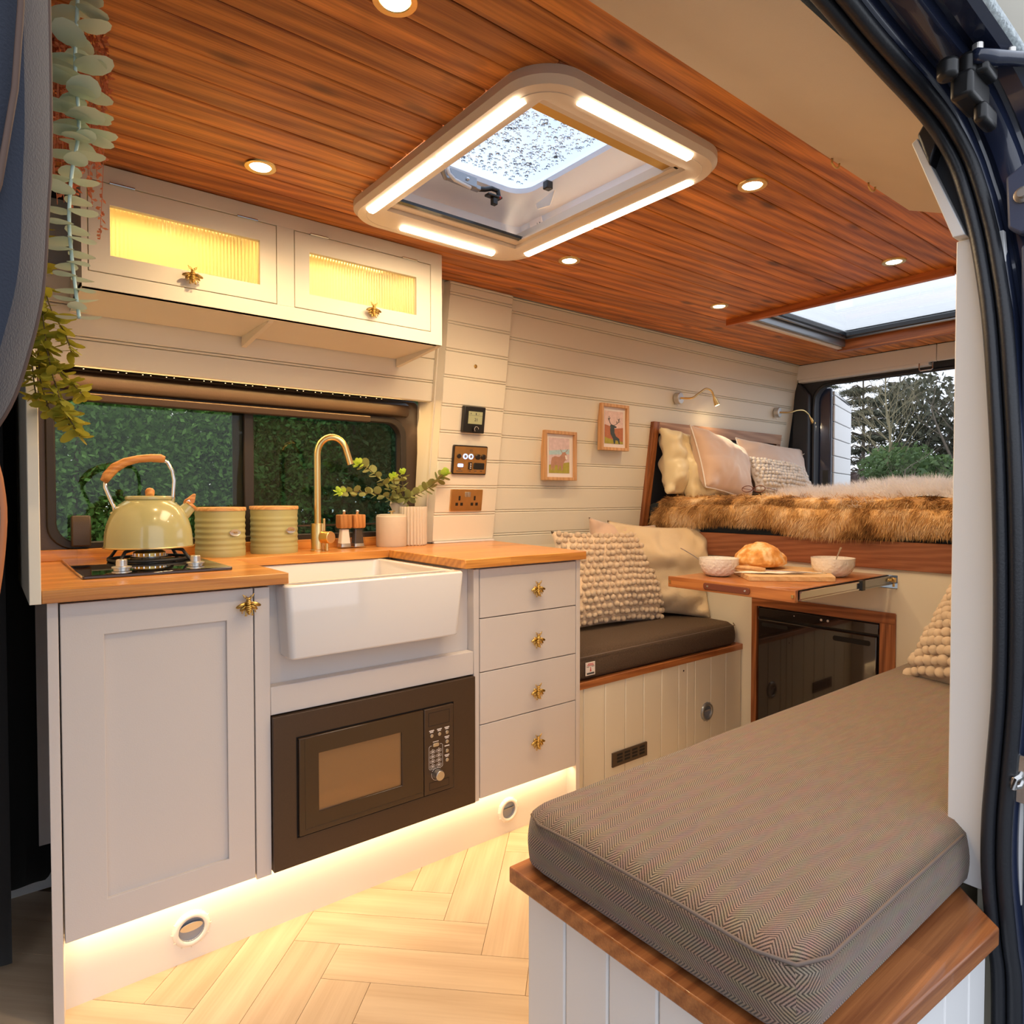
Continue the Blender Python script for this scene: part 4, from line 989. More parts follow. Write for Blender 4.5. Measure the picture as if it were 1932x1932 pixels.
# upper cabinet
uc = thing('upper_cabinet', (.70,.45,1.58), 'cream overhead cabinet with two glazed doors lit yellow from inside', 'cabinet')
YF = .27
MB().ringprism([(.19,1.58),(1.20,1.58),(1.20,1.879),(.19,1.879)], [(.2025,1.619),(1.157,1.619),(1.157,1.8385),(.2025,1.8385)], 'y', YF, YF+.02).build('face_frame', 'wall', uc, bevel=.001)
BX(.654,.7025,YF,YF+.02,1.619,1.8385).build('centre_stile', 'wall', uc)
BX(.19,.205,YF+.02,.53,1.585,1.879).build('side', 'wall', uc); BX(1.185,1.20,YF+.02,.53,1.58,1.879).build('side', 'wall', uc)
MB().prism([(YF+.0,1.58),(.555,1.58),(.545,1.598),(YF+.02,1.598)], 'x', .19,1.20).build('bottom', 'wall', uc)
BX(.205,1.185,YF+.02,.53,1.868,1.879).build('top', 'wall', uc); BX(.67,.686,YF+.02,.53,1.598,1.868).build('divider', 'wall', uc)
BX(.205,1.185,.505,.515,1.598,1.868).build('back', 'wall', uc)
MB().prism([(YF+.03,1.58),(.555,1.58),(.56,1.548),(YF+.045,1.574)], 'x', .640,.655).build('bracket', 'wall', uc)
MB().prism([(YF+.01,1.58),(.555,1.58),(.56,1.552),(YF+.02,1.576)], 'x', 1.185,1.20).build('bracket', 'wall', uc)
for (x0,x1,gx0,gx1,kx) in ((.2045,.652,.250,.607,.431),(.7045,1.155,.748,1.103,.944)):
    d = MB().ringprism([(x0,1.621),(x1,1.621),(x1,1.8365),(x0,1.8365)], [(gx0,1.665),(gx1,1.665),(gx1,1.786),(gx0,1.786)], 'y', YF, YF+.019).build('door', 'wall', uc, bevel=.0012)
    q = MB(); nrib = int((gx1-gx0)/.0085); vs = []
    for z in (1.660,1.790):
        for k in range(nrib*6+1):
            x = gx0-.004+(gx1-gx0+.008)*k/(nrib*6); vs.append((x, YF+.010-.0022*abs(math.sin(math.pi*k/6)), z))
    n_ = nrib*6+1
    vs += [(v[0], YF+.0135, v[2]) for v in vs]
    fs = [(k,k+1,n_+k+1,n_+k) for k in range(n_-1)]+[(2*n_+k,3*n_+k,3*n_+k+1,2*n_+k+1) for k in range(n_-1)]
    fs += [(k,2*n_+k,2*n_+k+1,k+1) for k in range(n_-1)]+[(n_+k,n_+k+1,3*n_+k+1,3*n_+k) for k in range(n_-1)]+[(0,n_,3*n_,2*n_),(n_-1,3*n_-1,4*n_-1,2*n_-1)]
    q.add(vs, fs).build('ribbed_pane', 'ribbed', d)
    for hx in (x0+.065,x1-.085):
        q = MB(); q.cyl((hx-.02,YF-.003,1.8375),(hx+.034,YF-.003,1.8375),.0032,None,8); q.build('hinge', 'steel', d)
    bee_at(d, kx, YF, 1.650, 1.0, .0)
    s_ = BX(x0+.02,x1-.02,YF+.035,YF+.045,1.858,1.864).build('led_strip', 'ledcab', uc)
    light('cabinet_light','AREA',((x0+x1)/2,.40,1.855),.85,(1.0,.60,.18),uc,size=.40,size_y=.12)

# switches, sockets and thermostat on the pillar
SL = -.14
def slabrot(o):  # lean with the pillar
    o.rotation_euler = (math.atan(.14)*1.0, 0, 0)
def plate(name, x0, x1, zc, h, m, label, cat, t=.006):
    yy = wy(zc, .605); o = thing(name, ((x0+x1)/2, yy, zc), label, cat)
    return o, yy
th, yy = plate('thermostat', 1.452,1.556,1.381,.105,'black','black thermostat with small lit screen reading 21 on the pillar','thermostat')
BX(1.456,1.556,yy-.022,yy-.001,1.330,1.432).build('casing', 'black', th, bevel=.003)
s_ = BX(1.475,1.541,yy-.0235,yy-.0215,1.365,1.413).build('screen', 'screen', th)
text('21','screen_text','darkprint',s_,(1.512,yy-.0238,1.381),.017)
q = MB(); q.box(1.484,1.487,yy-.0240,yy-.0236,1.402,1.407); q.box(1.508,1.512,yy-.0240,yy-.0236,1.400,1.408); q.box(1.523,1.525,yy-.0240,yy-.0236,1.403,1.406); q.box(1.475,1.541,yy-.0240,yy-.0237,1.3975,1.3982); q.build('screen_symbols','darkprint',s_)
MB().cyl((1.508,yy-.022,1.346),(1.508,yy-.036,1.346),.0115,.0105,24).build('dial', 'black', th, bevel=.001)
MB().tube([(1.508+.0095*math.cos(t),yy-.0362,1.346+.0095*math.sin(t)) for t in [2*math.pi*k/20 for k in range(14)]], .0007, 5).build('dial_mark', 'whiteprint', th)
slabrot(th)
sp_, yy = plate('switch_panel', 1.425,1.590,1.223,.115,'copper','bronze electrical panel with blue-lit round switches on the pillar','switch panel')
MB().prism(rrect(1.426,1.590,1.166,1.281,.006), 'y', yy-.010, yy).build('surround', 'socketblack', sp_, bevel=.002)
MB().prism(rrect(1.4315,1.586,1.171,1.276,.003), 'y', yy-.0115, yy-.009).build('faceplate', 'copper', sp_)
for k, (bx, m_) in enumerate(((1.452,'socketblack'),(1.482,'bluelight'),(1.509,'bluelight'))):
    if m_ == 'bluelight':
        q = MB().lathe([(.0065,0),(.0065,.002),(.0105,.002),(.0105,0)], (0,0,0), 24, False); q.v = [(bx+x, yy-.0115-z, 1.238+y) for x,y,z in q.v]; q.build('blue_ring', 'bluelight', sp_)
        MB().cyl((bx,yy-.0115,1.238),(bx,yy-.0135,1.238),.0063).build('push_button', 'steelsat', sp_)
    else: MB().cyl((bx,yy-.0115,1.238),(bx,yy-.0155,1.238),.009).build('push_button', 'socketblack', sp_, bevel=.001)
for bx in (1.541,1.568):
    MB().cyl((bx,yy-.011,1.238),(bx,yy-.020,1.238),.0115,.0105,20).build('power_socket', 'socketblack', sp_, bevel=.001)
    MB().cyl((bx+.007,yy-.0205,1.240),(bx+.007,yy-.0215,1.240),.0028).build('socket_glint', 'steel', sp_)
MB().prism(rrect(1.450,1.474,1.196,1.2085,.003), 'y', yy-.0135, yy-.011).build('voltmeter', 'bluelight', sp_)
BX(1.5005,1.515,yy-.016,yy-.011,1.186,1.216).build('rocker_switch', 'socketblack', sp_, bevel=.001)
for zz_ in (1.193,1.201,1.209): BX(1.505,1.5105,yy-.0168,yy-.0158,zz_-.002,zz_+.002).build('rocker_mark', 'whiteprint', sp_)
MB().prism(rrect(1.5255,1.575,1.188,1.214,.004), 'y', yy-.016, yy-.011).build('usb_cover', 'black', sp_, bevel=.001)
q = MB().tube([(1.502,yy-.0118,1.261),(1.506,yy-.0118,1.266),(1.509,yy-.0118,1.261),(1.513,yy-.0118,1.266),(1.517,yy-.0118,1.261),(1.509,yy-.0118,1.256),(1.502,yy-.0118,1.261)], .0006, 4)
for x0_, x1_, zz_ in ((1.444,1.473,1.180),(1.452,1.466,1.187),(1.503,1.513,1.181),(1.530,1.541,1.181),(1.558,1.569,1.181)): q.box(x0_,x1_,yy-.0118,yy-.0115,zz_-.0013,zz_+.0013)
q.build('panel_print', 'darkprint', sp_); slabrot(sp_)
so, yy = plate('double_socket', 1.432,1.585,1.064,.09,'copper','copper double mains socket below the switch panel','socket')
MB().prism(rrect(1.432,1.585,1.021,1.108,.004), 'y', yy-.007, yy).build('faceplate', 'copper', so, bevel=.0015)
for sx in (1.473,1.546):
    q = MB(); q.box(sx-.0042,sx+.0042,yy-.0078,yy-.006,1.064,1.082)
    q.box(sx-.0175,sx-.0055,yy-.0078,yy-.006,1.043,1.055); q.box(sx+.0055,sx+.0175,yy-.0078,yy-.006,1.043,1.055); q.build('socket_slots', 'socketblack', so)
for sx in (1.5035,1.517): BX(sx-.006,sx+.006,yy-.0115,yy-.006,1.078,1.098).build('rocker', 'steelsat', so, bevel=.001)
slabrot(so)
q = MB().lathe([(0,0),(.0065,0),(.0075,.002),(.0045,.004),(0,.003)], (0,0,0), 18, False); yd = wy(1.585,.605); q.v = [(1.505+x, yd-z, 1.585+y) for x,y,z in q.v]
tag(q.build('cupboard_catch', 'brassdark', loc=(1.505,yd,1.585), smooth=True), 'tiny dark round button high on the pillar above the thermostat', 'button')
# ================================================================ lights and vent in the ceiling
def downlight(x, y, label):
    t = thing('ceiling_downlight', (x,y,CEIL), label, 'light', 'ceiling downlights')
    MB().lathe([(.023,-.001),(.026,-.004),(.036,-.004),(.038,-.001),(.038,.002),(.023,.002)], (x,y,CEIL), 32, False).build('bezel', 'brass', t, smooth='auto')
    MB().cyl((x,y,CEIL-.0035),(x,y,CEIL-.0005),.0235,None,28).build('lens', 'ledspot', t)
    light('downlight_lamp','SPOT',(x,y,CEIL-.012),10.5,(1.0,.68,.34),t,rot=(0,0,0),size=.022,spot=150,blend=.9)
downlight(.537,.044,'ceiling downlight above the left overhead cabinet door')
downlight(.530,-.642,'ceiling downlight at the very top edge of the photo, left of the roof vent')
downlight(1.566,.044,'ceiling downlight just behind the roof vent on the wall side')
downlight(1.557,-.646,'ceiling downlight just behind the roof vent on the sliding-door side')
downlight(2.431,.045,'ceiling downlight nearest the corner of the rear skylight, wall side')
downlight(2.438,-.637,'ceiling downlight beside the rear skylight trim on the door side')
def sgn_pow(v, p): return math.copysign(abs(v)**p, v)
rv = thing('roof_vent', (1.09,-.29,1.86), 'large square roof vent with cream frame and four glowing light strips', 'roof vent')
o_ = rrect(.79,1.395,-.70,.145,.10,10); m1 = rrect(.80,1.385,-.69,.135,.095,10); m2 = rrect(.845,1.340,-.645,.090,.05,10); i_ = rrect(.868,1.318,-.618,.028,.004,10)
n = len(o_); rings = [[(a,b,CEIL) for a,b in o_], [(a,b,1.862) for a,b in o_], [(a,b,1.850) for a,b in m1], [(a,b,1.847) for a,b in m2], [(a,b,1.856) for a,b in i_], [(a,b,1.90) for a,b in i_]]
vs = [p for r in rings for p in r]; fs = [(i*n+k, i*n+(k+1)%n, (i+1)*n+(k+1)%n, (i+1)*n+k) for i in range(len(rings)-1) for k in range(n)]
MB().add(vs, fs).build('frame', 'ventplastic', rv, smooth='auto')
MB().tube([(a,b,1.8485) for a,b in rrect(.822,1.363,-.668,.113,.075,10)], .0012, 5, True).build('frame_groove', 'ventplastic', rv)
def strip(x0,x1,y0,y1):
    if x1-x0 < y1-y0:
        c = (x0+x1)/2; pr = [(x0,1.850),(x0,1.846),(c-.006,1.840),(c+.006,1.840),(x1,1.846),(x1,1.850)]; MB().prism(pr, 'y', y0, y1).build('light_strip', 'led', rv)
    else:
        c = (y0+y1)/2; pr = [(y0,1.850),(y0,1.846),(c-.006,1.840),(c+.006,1.840),(y1,1.846),(y1,1.850)]; MB().prism(pr, 'x', x0, x1).build('light_strip', 'led', rv)
strip(.812,.840,-.60,-.315); strip(.812,.840,-.300,.035)
strip(1.346,1.374,-.60,-.275); strip(1.346,1.374,-.262,.020)
strip(.92,1.26,-.683,-.657); strip(.945,1.27,.070,.096)
light('vent_glow','AREA',(1.09,-.29,1.835),11,WARMW,rv,size=.5,size_y=.75)
# blind housings, shaft, dome
q = MB(); q.box(.868,1.318,-.618,-.590,1.866,1.885); q.build('blind_cassette', 'ventplastic', rv, bevel=.003)
q = MB(); q.box(.868,1.318,-.585,-.560,1.872,1.880); q.build('blind_edge', 'brassdark', rv)
q = MB(); q.box(.868,1.318,-.005,.026,1.866,1.885); q.build('blind_cassette', 'ventplastic', rv, bevel=.003)
q = MB(); q.box(.868,1.318,-.022,-.006,1.868,1.876); q.build('screen_edge', 'blackglass', rv)
q = MB(); q.box(1.302,1.318,-.60,.0,1.866,1.872); q.build('side_rail', 'ventplastic', rv)
sh_o = rrect(.845,1.345,-.65,.05,.02,6); sh_i = rrect(.900,1.290,-.55,-.04,.06,6)
n = len(sh_o); vs = [(a,b,1.885) for a,b in sh_o]+[(a,b,1.935) for a,b in sh_o]+[(a,b,1.985) for a,b in sh_i]+[(a,b,2.0) for a,b in sh_i]
MB().add(vs, [(i*n+k, i*n+(k+1)%n, (i+1)*n+(k+1)%n, (i+1)*n+k) for i in range(3) for k in range(n)]).build('shaft', 'ventwhite', rv, smooth='auto')
dm_o = rrect(.86,1.33,-.60,.0,.07,6); n = len(dm_o)
MB().add([(a,b,2.0) for a,b in dm_o]+[(1.095+(a-1.095)*.9,-.30+(b+.30)*.9,2.022) for a,b in dm_o], [(k,(k+1)%n,n+(k+1)%n,n+k) for k in range(n)]+[tuple(range(n,2*n))]).build('dome', 'domeglass', rv, smooth='auto')
me_drop = None
q = MB(); b = bmesh.new(); bmesh.ops.create_icosphere(b, subdivisions=1, radius=1); dv = [v.co.copy() for v in b.verts]; df = [tuple(v.index for v in f.verts) for f in b.faces]; b.free()
for k in range(1500):
    x, y_, r = random.uniform(.90,1.29), random.uniform(-.55,-.04), random.uniform(.0022,.0058)
    sx, sy = r*random.uniform(.8,1.5), r*random.uniform(.8,1.3)
    q.add([(x+v.x*sx, y_+v.y*sy, 2.0235+v.z*r*.55) for v in dv], df)
drop = mat('water_drop', (1,1,1), .0, trans=1); drop.node_tree.nodes['Principled BSDF'].inputs['IOR'].default_value = 1.33
M['drop'] = drop
o = q.build('raindrops', 'drop', rv, smooth=True, fix=False); o['kind'] = 'stuff'
# catch, latch and label inside the vent
q = MB(); q.hexa([(1.015,-.072,1.950),(1.10,-.072,1.946),(1.10,-.048,1.946),(1.015,-.048,1.950),(1.01,-.072,1.978),(1.10,-.072,1.976),(1.10,-.048,1.976),(1.01,-.048,1.978)]); q.box(1.09,1.115,-.07,-.05,1.945,1.958)
q.tube([(1.02,-.06,1.955),(1.00,-.062,1.95),(.985,-.07,1.962),(.982,-.08,1.975)], .008, 8); q.build('catch', 'alu', rv, bevel=.003)
q = MB(); q.tube([(1.112,-.06,1.952),(1.135,-.058,1.958),(1.16,-.058,1.968),(1.182,-.06,1.966),(1.184,-.062,1.945)], .0075, 8); q.box(1.14,1.19,-.072,-.05,1.941,1.948); q.box(1.160,1.176,-.068,-.052,1.922,1.942); q.build('catch_lever', 'black', rv, bevel=.002)
q = MB(); q.ball((1.182,-.07,1.944), .0045, 1); q.build('red_pin', 'redprint', rv, smooth=True)
q = MB(); q.tube([(.992,-.078,1.985),(1.0,-.08,1.955),(1.02,-.078,1.944),(1.075,-.074,1.940)], .005, 8); q.build('catch_handle', 'whitepaint', rv, smooth=True)
q = MB(); q.ball((1.066,-.0735,1.962), .0060, 1); q.build('rivet', 'steel', rv, smooth=True)
q = MB(); q.box(1.262,1.285,-.185,-.165,1.955,1.978); q.build('side_catch', 'black', rv, bevel=.003)
q = MB(); q.prism([(-.175,1.962),(-.09,1.950),(-.100,1.932),(-.155,1.925)], 'x', 1.300,1.303); q.build('pull_tab', 'ventplastic', rv)
lb = BX(1.3175,1.3185,-.018,-.06,1.889,1.912); 
lo = MB().hexa([(1.334,-.085,1.892),(1.336,-.085,1.892),(1.336,-.03,1.892),(1.334,-.03,1.892),(1.326,-.085,1.924),(1.328,-.085,1.924),(1.328,-.03,1.924),(1.326,-.03,1.924)]).build('rating_label', 'paper', rv)
text('CE','label_text','darkprint',lo,(1.3295,-.070,1.908),.014,(math.pi/2,math.radians(0),-math.pi/2))
# rear skylight
sl = thing('window_2', (3.16,-.31,1.9), kind='structure')
BX(2.645,2.672,-.745,.155,1.852,1.893).build('trim_strip', 'pine_y', sl, bevel=.002)
BX(2.672,3.66,-.755,-.738,1.862,1.94).build('side_lining', 'pine', sl, bevel=.002)
BX(3.640,3.659,-.74,.11,1.872,1.925).build('end_lining', 'pine_y', sl, bevel=.002)
BX(3.630,3.675,-.74,.12,1.864,1.8715).build('end_trim', 'pine_y', sl, bevel=.002)
BX(2.69,3.66,.098,.120,1.874,1.886).build('side_trim', 'ventplastic', sl, bevel=.002)
BX(2.672,3.66,.082,.098,1.884,1.945).build('inner_lining', 'alu', sl, bevel=.004)
MB().ringprism(rrect(2.68,3.665,-.745,.11,.02), rrect(2.76,3.60,-.705,.055,.015), 'z', 1.925, 1.955).build('glazing_frame', 'blackglass', sl, bevel=.006)
MB().tube([(3.612,y,1.922) for y in (.07,-.7)], .007, 8).build('chrome_bead', 'alu', sl, smooth=True)
MB().tube([(x,.068,1.922) for x in (2.7,3.612)], .007, 8).build('chrome_bead', 'alu', sl, smooth=True)
BX(2.69,3.65,-.735,.10,1.965,1.97).build('pane', 'clear', sl)
for x_ in (1.583,1.775):
    t = MB().tube([(x_-.006+.0*k, -.841-.0, 1.878) if k == 0 else (x_-.004+.020*math.cos(math.radians(190+k*20)), -.848, 1.866+.013*math.sin(math.radians(190+k*20))) for k in range(0,10)], .0024, 6).build('ceiling_hook', 'brass', loc=(x_,-.845,1.87), smooth=True)
    tag(t, ('small brass ring hook on the ceiling edge, the one nearer the roof vent' if x_ < 1.7 else 'small brass ring hook on the ceiling edge, the one nearer the white header end'), 'hook', 'brass ring hooks at the header edge')

# ================================================================ left bench, bulkhead and fridge
bl_ = thing('left_bench', (2.1,.3,0), 'white tongue-and-groove bench box with wooden lip along the far wall', 'bench')
x = 1.580; k = 0
for xe in (1.66,1.77,1.88,1.985,2.092,2.20,2.255,2.31,2.42,2.53,2.648):
    BX(x+.0012,xe-.0012,.065,.077,.0,.395).build('plank', 'wall', bl_, bevel=.003); x = xe
BX(1.58,2.648,.077,.085,0,.39).build('backing', 'wall', bl_)
BX(1.579,2.65,.058,.62,.395,.420).build('lip', 'iroko', bl_, bevel=.002)
q = MB().ringprism([(1.812,.055),(1.99,.055),(1.99,.115),(1.812,.115)], [(1.8121,.0551),(1.9899,.0551),(1.9899,.1149),(1.8121,.1149)], 'y', .059,.066)
vb = BX(1.805,2.00,.059,.066,.075,.128).build('air_grille', 'winframe', bl_, bevel=.001)
q = MB()
for r_ in range(3):
    for c_ in range(4): q.box(1.828+c_*.042,1.858+c_*.042,.0583,.0592,.088+r_*.0125,.0955+r_*.0125)
q.build('grille_slots', 'blackmatt', vb)
duct(2.39,.165,.065,bl_,.040,tilt=.9,rim='alu')
q = MB().cyl((2.232,.065,.365),(2.232,.0645,.365),.004,None,10); q.build('finger_hole', 'blackmatt', bl_)

def boxcushion(name, x0,x1,y0,y1,z0,z1, m, parent=None, puff=.012, nx=44, ny=22, r=.03, uvm=0):
    """upholstered foam slab: rounded sides and slightly crowned top"""
    q = MB(); pts = []
    def fr(u): return u
    NU, NV = nx, ny
    def P(i, j, side):
        u, v = i/NU, j/NV; x = x0+(x1-x0)*u; y = y0+(y1-y0)*v
        dx = min(u, 1-u)*(x1-x0); dy = min(v, 1-v)*(y1-y0); d = min(dx, dy)
        e = 1-max(0, 1-d/r)**2 if d < r else 1
        crown = puff*(1-(2*u-1)**4)*(1-(2*v-1)**4)
        n_ = mnoise.noise(Vector((x*4, y*4, 3)))*.004
        return (x, y, (z1-.016*(1-math.sqrt(max(0, e)))+crown*.6-puff*.3+n_*(1 if d > .02 else d/.02)) if side else z0)
    top = [P(i, j, 1) for j in range(NV+1) for i in range(NU+1)]
    q.add(top, [(j*(NU+1)+i, j*(NU+1)+i+1, (j+1)*(NU+1)+i+1, (j+1)*(NU+1)+i) for j in range(NV) for i in range(NU)])
    # sides bulge outwards a little
    per = [(x0+(x1-x0)*i/NU, y0) for i in range(NU)]+[(x1, y0+(y1-y0)*j/NV) for j in range(NV)]+[(x1-(x1-x0)*i/NU, y1) for i in range(NU)]+[(x0, y1-(y1-y0)*j/NV) for j in range(NV)]
    idx = [i for i in range(NU)]+[(j)*(NU+1)+NU for j in range(NV)]+[NV*(NU+1)+NU-i for i in range(NU)]+[(NV-j)*(NU+1) for j in range(NV)]
    cxm, cym = (x0+x1)/2, (y0+y1)/2; prev = idx; NS = 7; rc = .028
    for s_ in range(1, NS+1):
        t = s_/NS; ring = []
        for (px, py), ti in zip(per, idx):
            zt_ = top[ti][2]; z = zt_+(z0-zt_)*t
            bul = .006*math.sin(math.pi*t)-(.010 if s_ == NS else 0)
            sx = 1 if px >= x1-1e-6 else -1 if px <= x0+1e-6 else 0; sy = 1 if py >= y1-1e-6 else -1 if py <= y0+1e-6 else 0
            ring.append((px+sx*bul, py+sy*bul, z))
        o = len(q.v); q.v += ring; m_ = len(ring); cur = list(range(o, o+m_))
        for k_ in range(m_): q.f.append((prev[k_], cur[k_], cur[(k_+1) % m_], prev[(k_+1) % m_]))
        prev = cur
    q.f.append(tuple(prev))
    # round the plan corners
    vv = []
    for (a, b_, c) in q.v:
        for cx_, sx in ((x0, 1), (x1, -1)):
            for cy_, sy in ((y0, 1), (y1, -1)):
                ex, ey = (a-cx_)*sx, (b_-cy_)*sy; R_ = .05
                if ex < R_ and ey < R_:
                    ux, uy = R_-ex, R_-ey; l_ = max(ux, uy); h_ = math.hypot(ux, uy)
                    if h_ > 1e-9: f_ = l_/h_; a = cx_+sx*(R_-ux*f_); b_ = cy_+sy*(R_-uy*f_)
        vv.append((a, b_, c))
    q.v = vv
    def uvf(p, nn):
        if abs(nn.z) > .6: return (p.y, p.x)
        if abs(nn.x) > abs(nn.y): return (p.z*.9, p.y)
        return (p.z, p.x)
    q.uv = uvf
    return q
q = boxcushion('c', 1.585,2.635,.072,.60,.421,.520,'tweed2')
cl_ = thing('bench_cushion', (2.1,.33,.42), 'dark brown tweed seat cushion with a sewn label on the left bench', 'cushion')
q.build('cover', 'tweed2', cl_, smooth=True)
MB().tube([(1.60,.066,.5065),(2.0,.064,.5085),(2.3,.064,.5085),(2.60,.068,.5075),(2.638,.10,.508)], .0022, 6).build('piping', 'seam', cl_, smooth=True)
lb = BX(1.665,1.712,.0600,.0625,.440,.487).build('sewn_label', 'paper', cl_)
q = MB(); q.box(1.672,1.705,.0592,.060,.4755,.4778); q.box(1.675,1.702,.0592,.060,.4805,.4825); q.prism([(1.6855,.454),(1.6925,.454),(1.6905,.462),(1.6895,.471),(1.6885,.471),(1.6875,.462)], 'y', .0592,.060); q.build('label_print', 'redprint', lb)
q = MB(); q.box(1.670,1.707,.0590,.060,.444,.450); q.box(1.670,1.682,.0592,.060,.4705,.472); q.box(1.695,1.707,.0592,.060,.4705,.472); q.build('label_print', 'darkprint', lb)

bk = thing('bed_bulkhead', (2.66,-.3,0), 'cream bulkhead panel below the raised bed, pierced for fridge and table', 'panel')
q = MB()
for a,b,c,d in holed(-1.22,.64,0,.81,[(-.575,.007,.05,.642),(-.58,-.045,.735,.785)]): q.box(2.65,2.668,a,b,c,d)
q.build('panel', 'wall', bk)
fr_ = thing('fridge', (2.66,-.28,.06), 'gloss black built-in fridge in a reddish oak surround', 'fridge')
BX(2.642,2.66,-.012,.012,.05,.640).build('surround_side', 'oakred_z', fr_, bevel=.001)
BX(2.642,2.66,-.578,-.522,.05,.640).build('surround_side', 'oakred_z', fr_, bevel=.001)
BX(2.6415,2.66,-.576,.010,.600,.643).build('surround_top', 'oakred_y', fr_, bevel=.001)
BX(2.66,3.1,-.522,-.012,.06,.60).build('body', 'black', fr_)
BX(2.650,2.68,-.516,-.016,.552,.594).build('control_strip', 'fridge', fr_, bevel=.003)
fd = BX(2.646,2.68,-.512,-.018,.07,.545).build('door', 'fridge', fr_, bevel=.004)
q = MB().prism(rrect(-.155,-.035,.515,.531,.007), 'x', 2.6445,2.647); q.build('grip_recess', 'blackmatt', fd)
q = MB().prism(rrect(-.488,-.345,.505,.525,.008), 'x', 2.6445,2.647); q.build('grip_recess', 'blackmatt', fd)
q = MB()
for yy_ in (-.295,-.322): q.cyl((2.6495,yy_,.578),(2.6488,yy_,.578),.005,None,12)
q.build('control_dots', 'whiteprint', fr_)
q = MB(); q.cyl((2.6495,-.180,.578),(2.6488,-.180,.578),.002,None,8); q.build('status_light', 'whiteprint', fr_)

# pull-out table
tb = thing('slide_out_table', (2.31,-.29,.75), 'reddish wooden table on drawer runners with a brown leather pull', 'table')
BX(1.984,2.66,-.540,-.072,.770,.785).build('top', 'tabletop', tb, bevel=.0012)
BX(1.970,1.988,-.550,-.060,.747,.7855).build('front_lip', 'tabletop', tb, bevel=.0015)
BX(1.99,2.66,-.545,-.538,.752,.783).build('edge', 'black', tb); BX(1.99,2.66,-.074,-.067,.752,.783).build('edge', 'black', tb)
for yy_, s_ in ((-.552,-1),(-.06,1)):
    ru = MB(); ru.prism([(yy_+.001*s_,.753),(yy_+.008*s_,.753),(yy_+.008*s_,.757),(yy_+.004*s_,.757),(yy_+.004*s_,.777),(yy_+.008*s_,.777),(yy_+.008*s_,.781),(yy_+.001*s_,.781)], 'x', 1.99, 2.42)
    ru = ru.build('runner', 'steel', tb)
    r2_ = MB().prism([(yy_+.004*s_,.7515),(yy_+.012*s_,.7515),(yy_+.012*s_,.7555),(yy_+.009*s_,.7555),(yy_+.009*s_,.7785),(yy_+.012*s_,.7785),(yy_+.012*s_,.7825),(yy_+.004*s_,.7825)], 'x', 2.40, 2.70).build('runner', 'alu', tb)
    BX(2.395,2.418,yy_+min(0,.014*s_),yy_+max(0,.014*s_),.749,.785).build('runner_stop', 'black', tb, bevel=.001)
    BX(1.966,1.972,yy_+.010*(-s_)-.004,yy_+.010*(-s_)+.004,.762,.772).build('catch_plate', 'brass', tb)
q = MB(); q.box(2.630,2.648,-.578,-.556,.760,.778); q.cyl((2.625,-.566,.770),(2.60,-.566,.770),.005,None,10); q.cyl((2.628,-.575,.758),(2.628,-.575,.745),.004,None,10); q.build('bolt_catch', 'brass', tb, bevel=.001)
lp = MB().prism(rrect(-.395,-.215,.7555,.7775,.008), 'x', 1.9655,1.970).build('leather_pull', 'leather', tb, bevel=.0012)
for yy_ in (-.378,-.232): MB().cyl((1.9655,yy_,.7665),(1.9635,yy_,.7665),.0042,.0030,16).build('stud', 'steel', lp)

def bowl(x, y, r, h, label, sy):
    t = thing('breakfast_bowl', (x,y,.785), label, 'bowl', 'white honeycomb-textured breakfast bowls')
    nz, na = 14, 60; q = MB(); vs = []
    for j in range(nz+1):
        s_ = j/nz; rr = r*(.44+.56*math.sin(s_*math.pi/2)**.85) if j else r*.42
        z = h*(1-math.cos(s_*math.pi/2))**.9
        for k in range(na):
            t_ = 2*math.pi*k/na; b_ = .0018*math.cos(t_*15+(math.pi if (j//2) % 2 else 0)) if 1 < j < nz-2 else 0
            vs.append((x+(rr+b_)*math.cos(t_), y+(rr+b_)*math.sin(t_), .785+z+.001))
    for j in range(nz, -1, -1):
        s_ = j/nz; rr = r*(.44+.56*math.sin(s_*math.pi/2)**.85)-.003; z = max(.006, h*(1-math.cos(s_*math.pi/2))**.9)
        for k in range(na): t_ = 2*math.pi*k/na; vs.append((x+rr*math.cos(t_), y+rr*math.sin(t_), .785+z+.001))
    N = 2*(nz+1)
    fs = [(i*na+k,i*na+(k+1)%na,(i+1)*na+(k+1)%na,(i+1)*na+k) for i in range(N-1) for k in range(na)]+[tuple(range(na))[::-1], tuple((N-1)*na+k for k in range(na))]
    return q.add(vs, fs), t
def bowl_build(x, y, r, h, label):
    q, t = bowl(x, y, r, h, label, 0); o = q.build('breakfast_bowl', 'bowl', loc=(x,y,.785), smooth='auto')
    tag(o, label, 'bowl', 'white honeycomb-textured breakfast bowls'); bpy.data.objects.remove(t); return o
bowl_build(2.125,-.170,.071,.066,'white honeycomb bowl on the table corner nearest the bobble cushion')
bowl_build(2.440,-.440,.075,.068,'white honeycomb bowl at the right end of the table beside the metal runner')
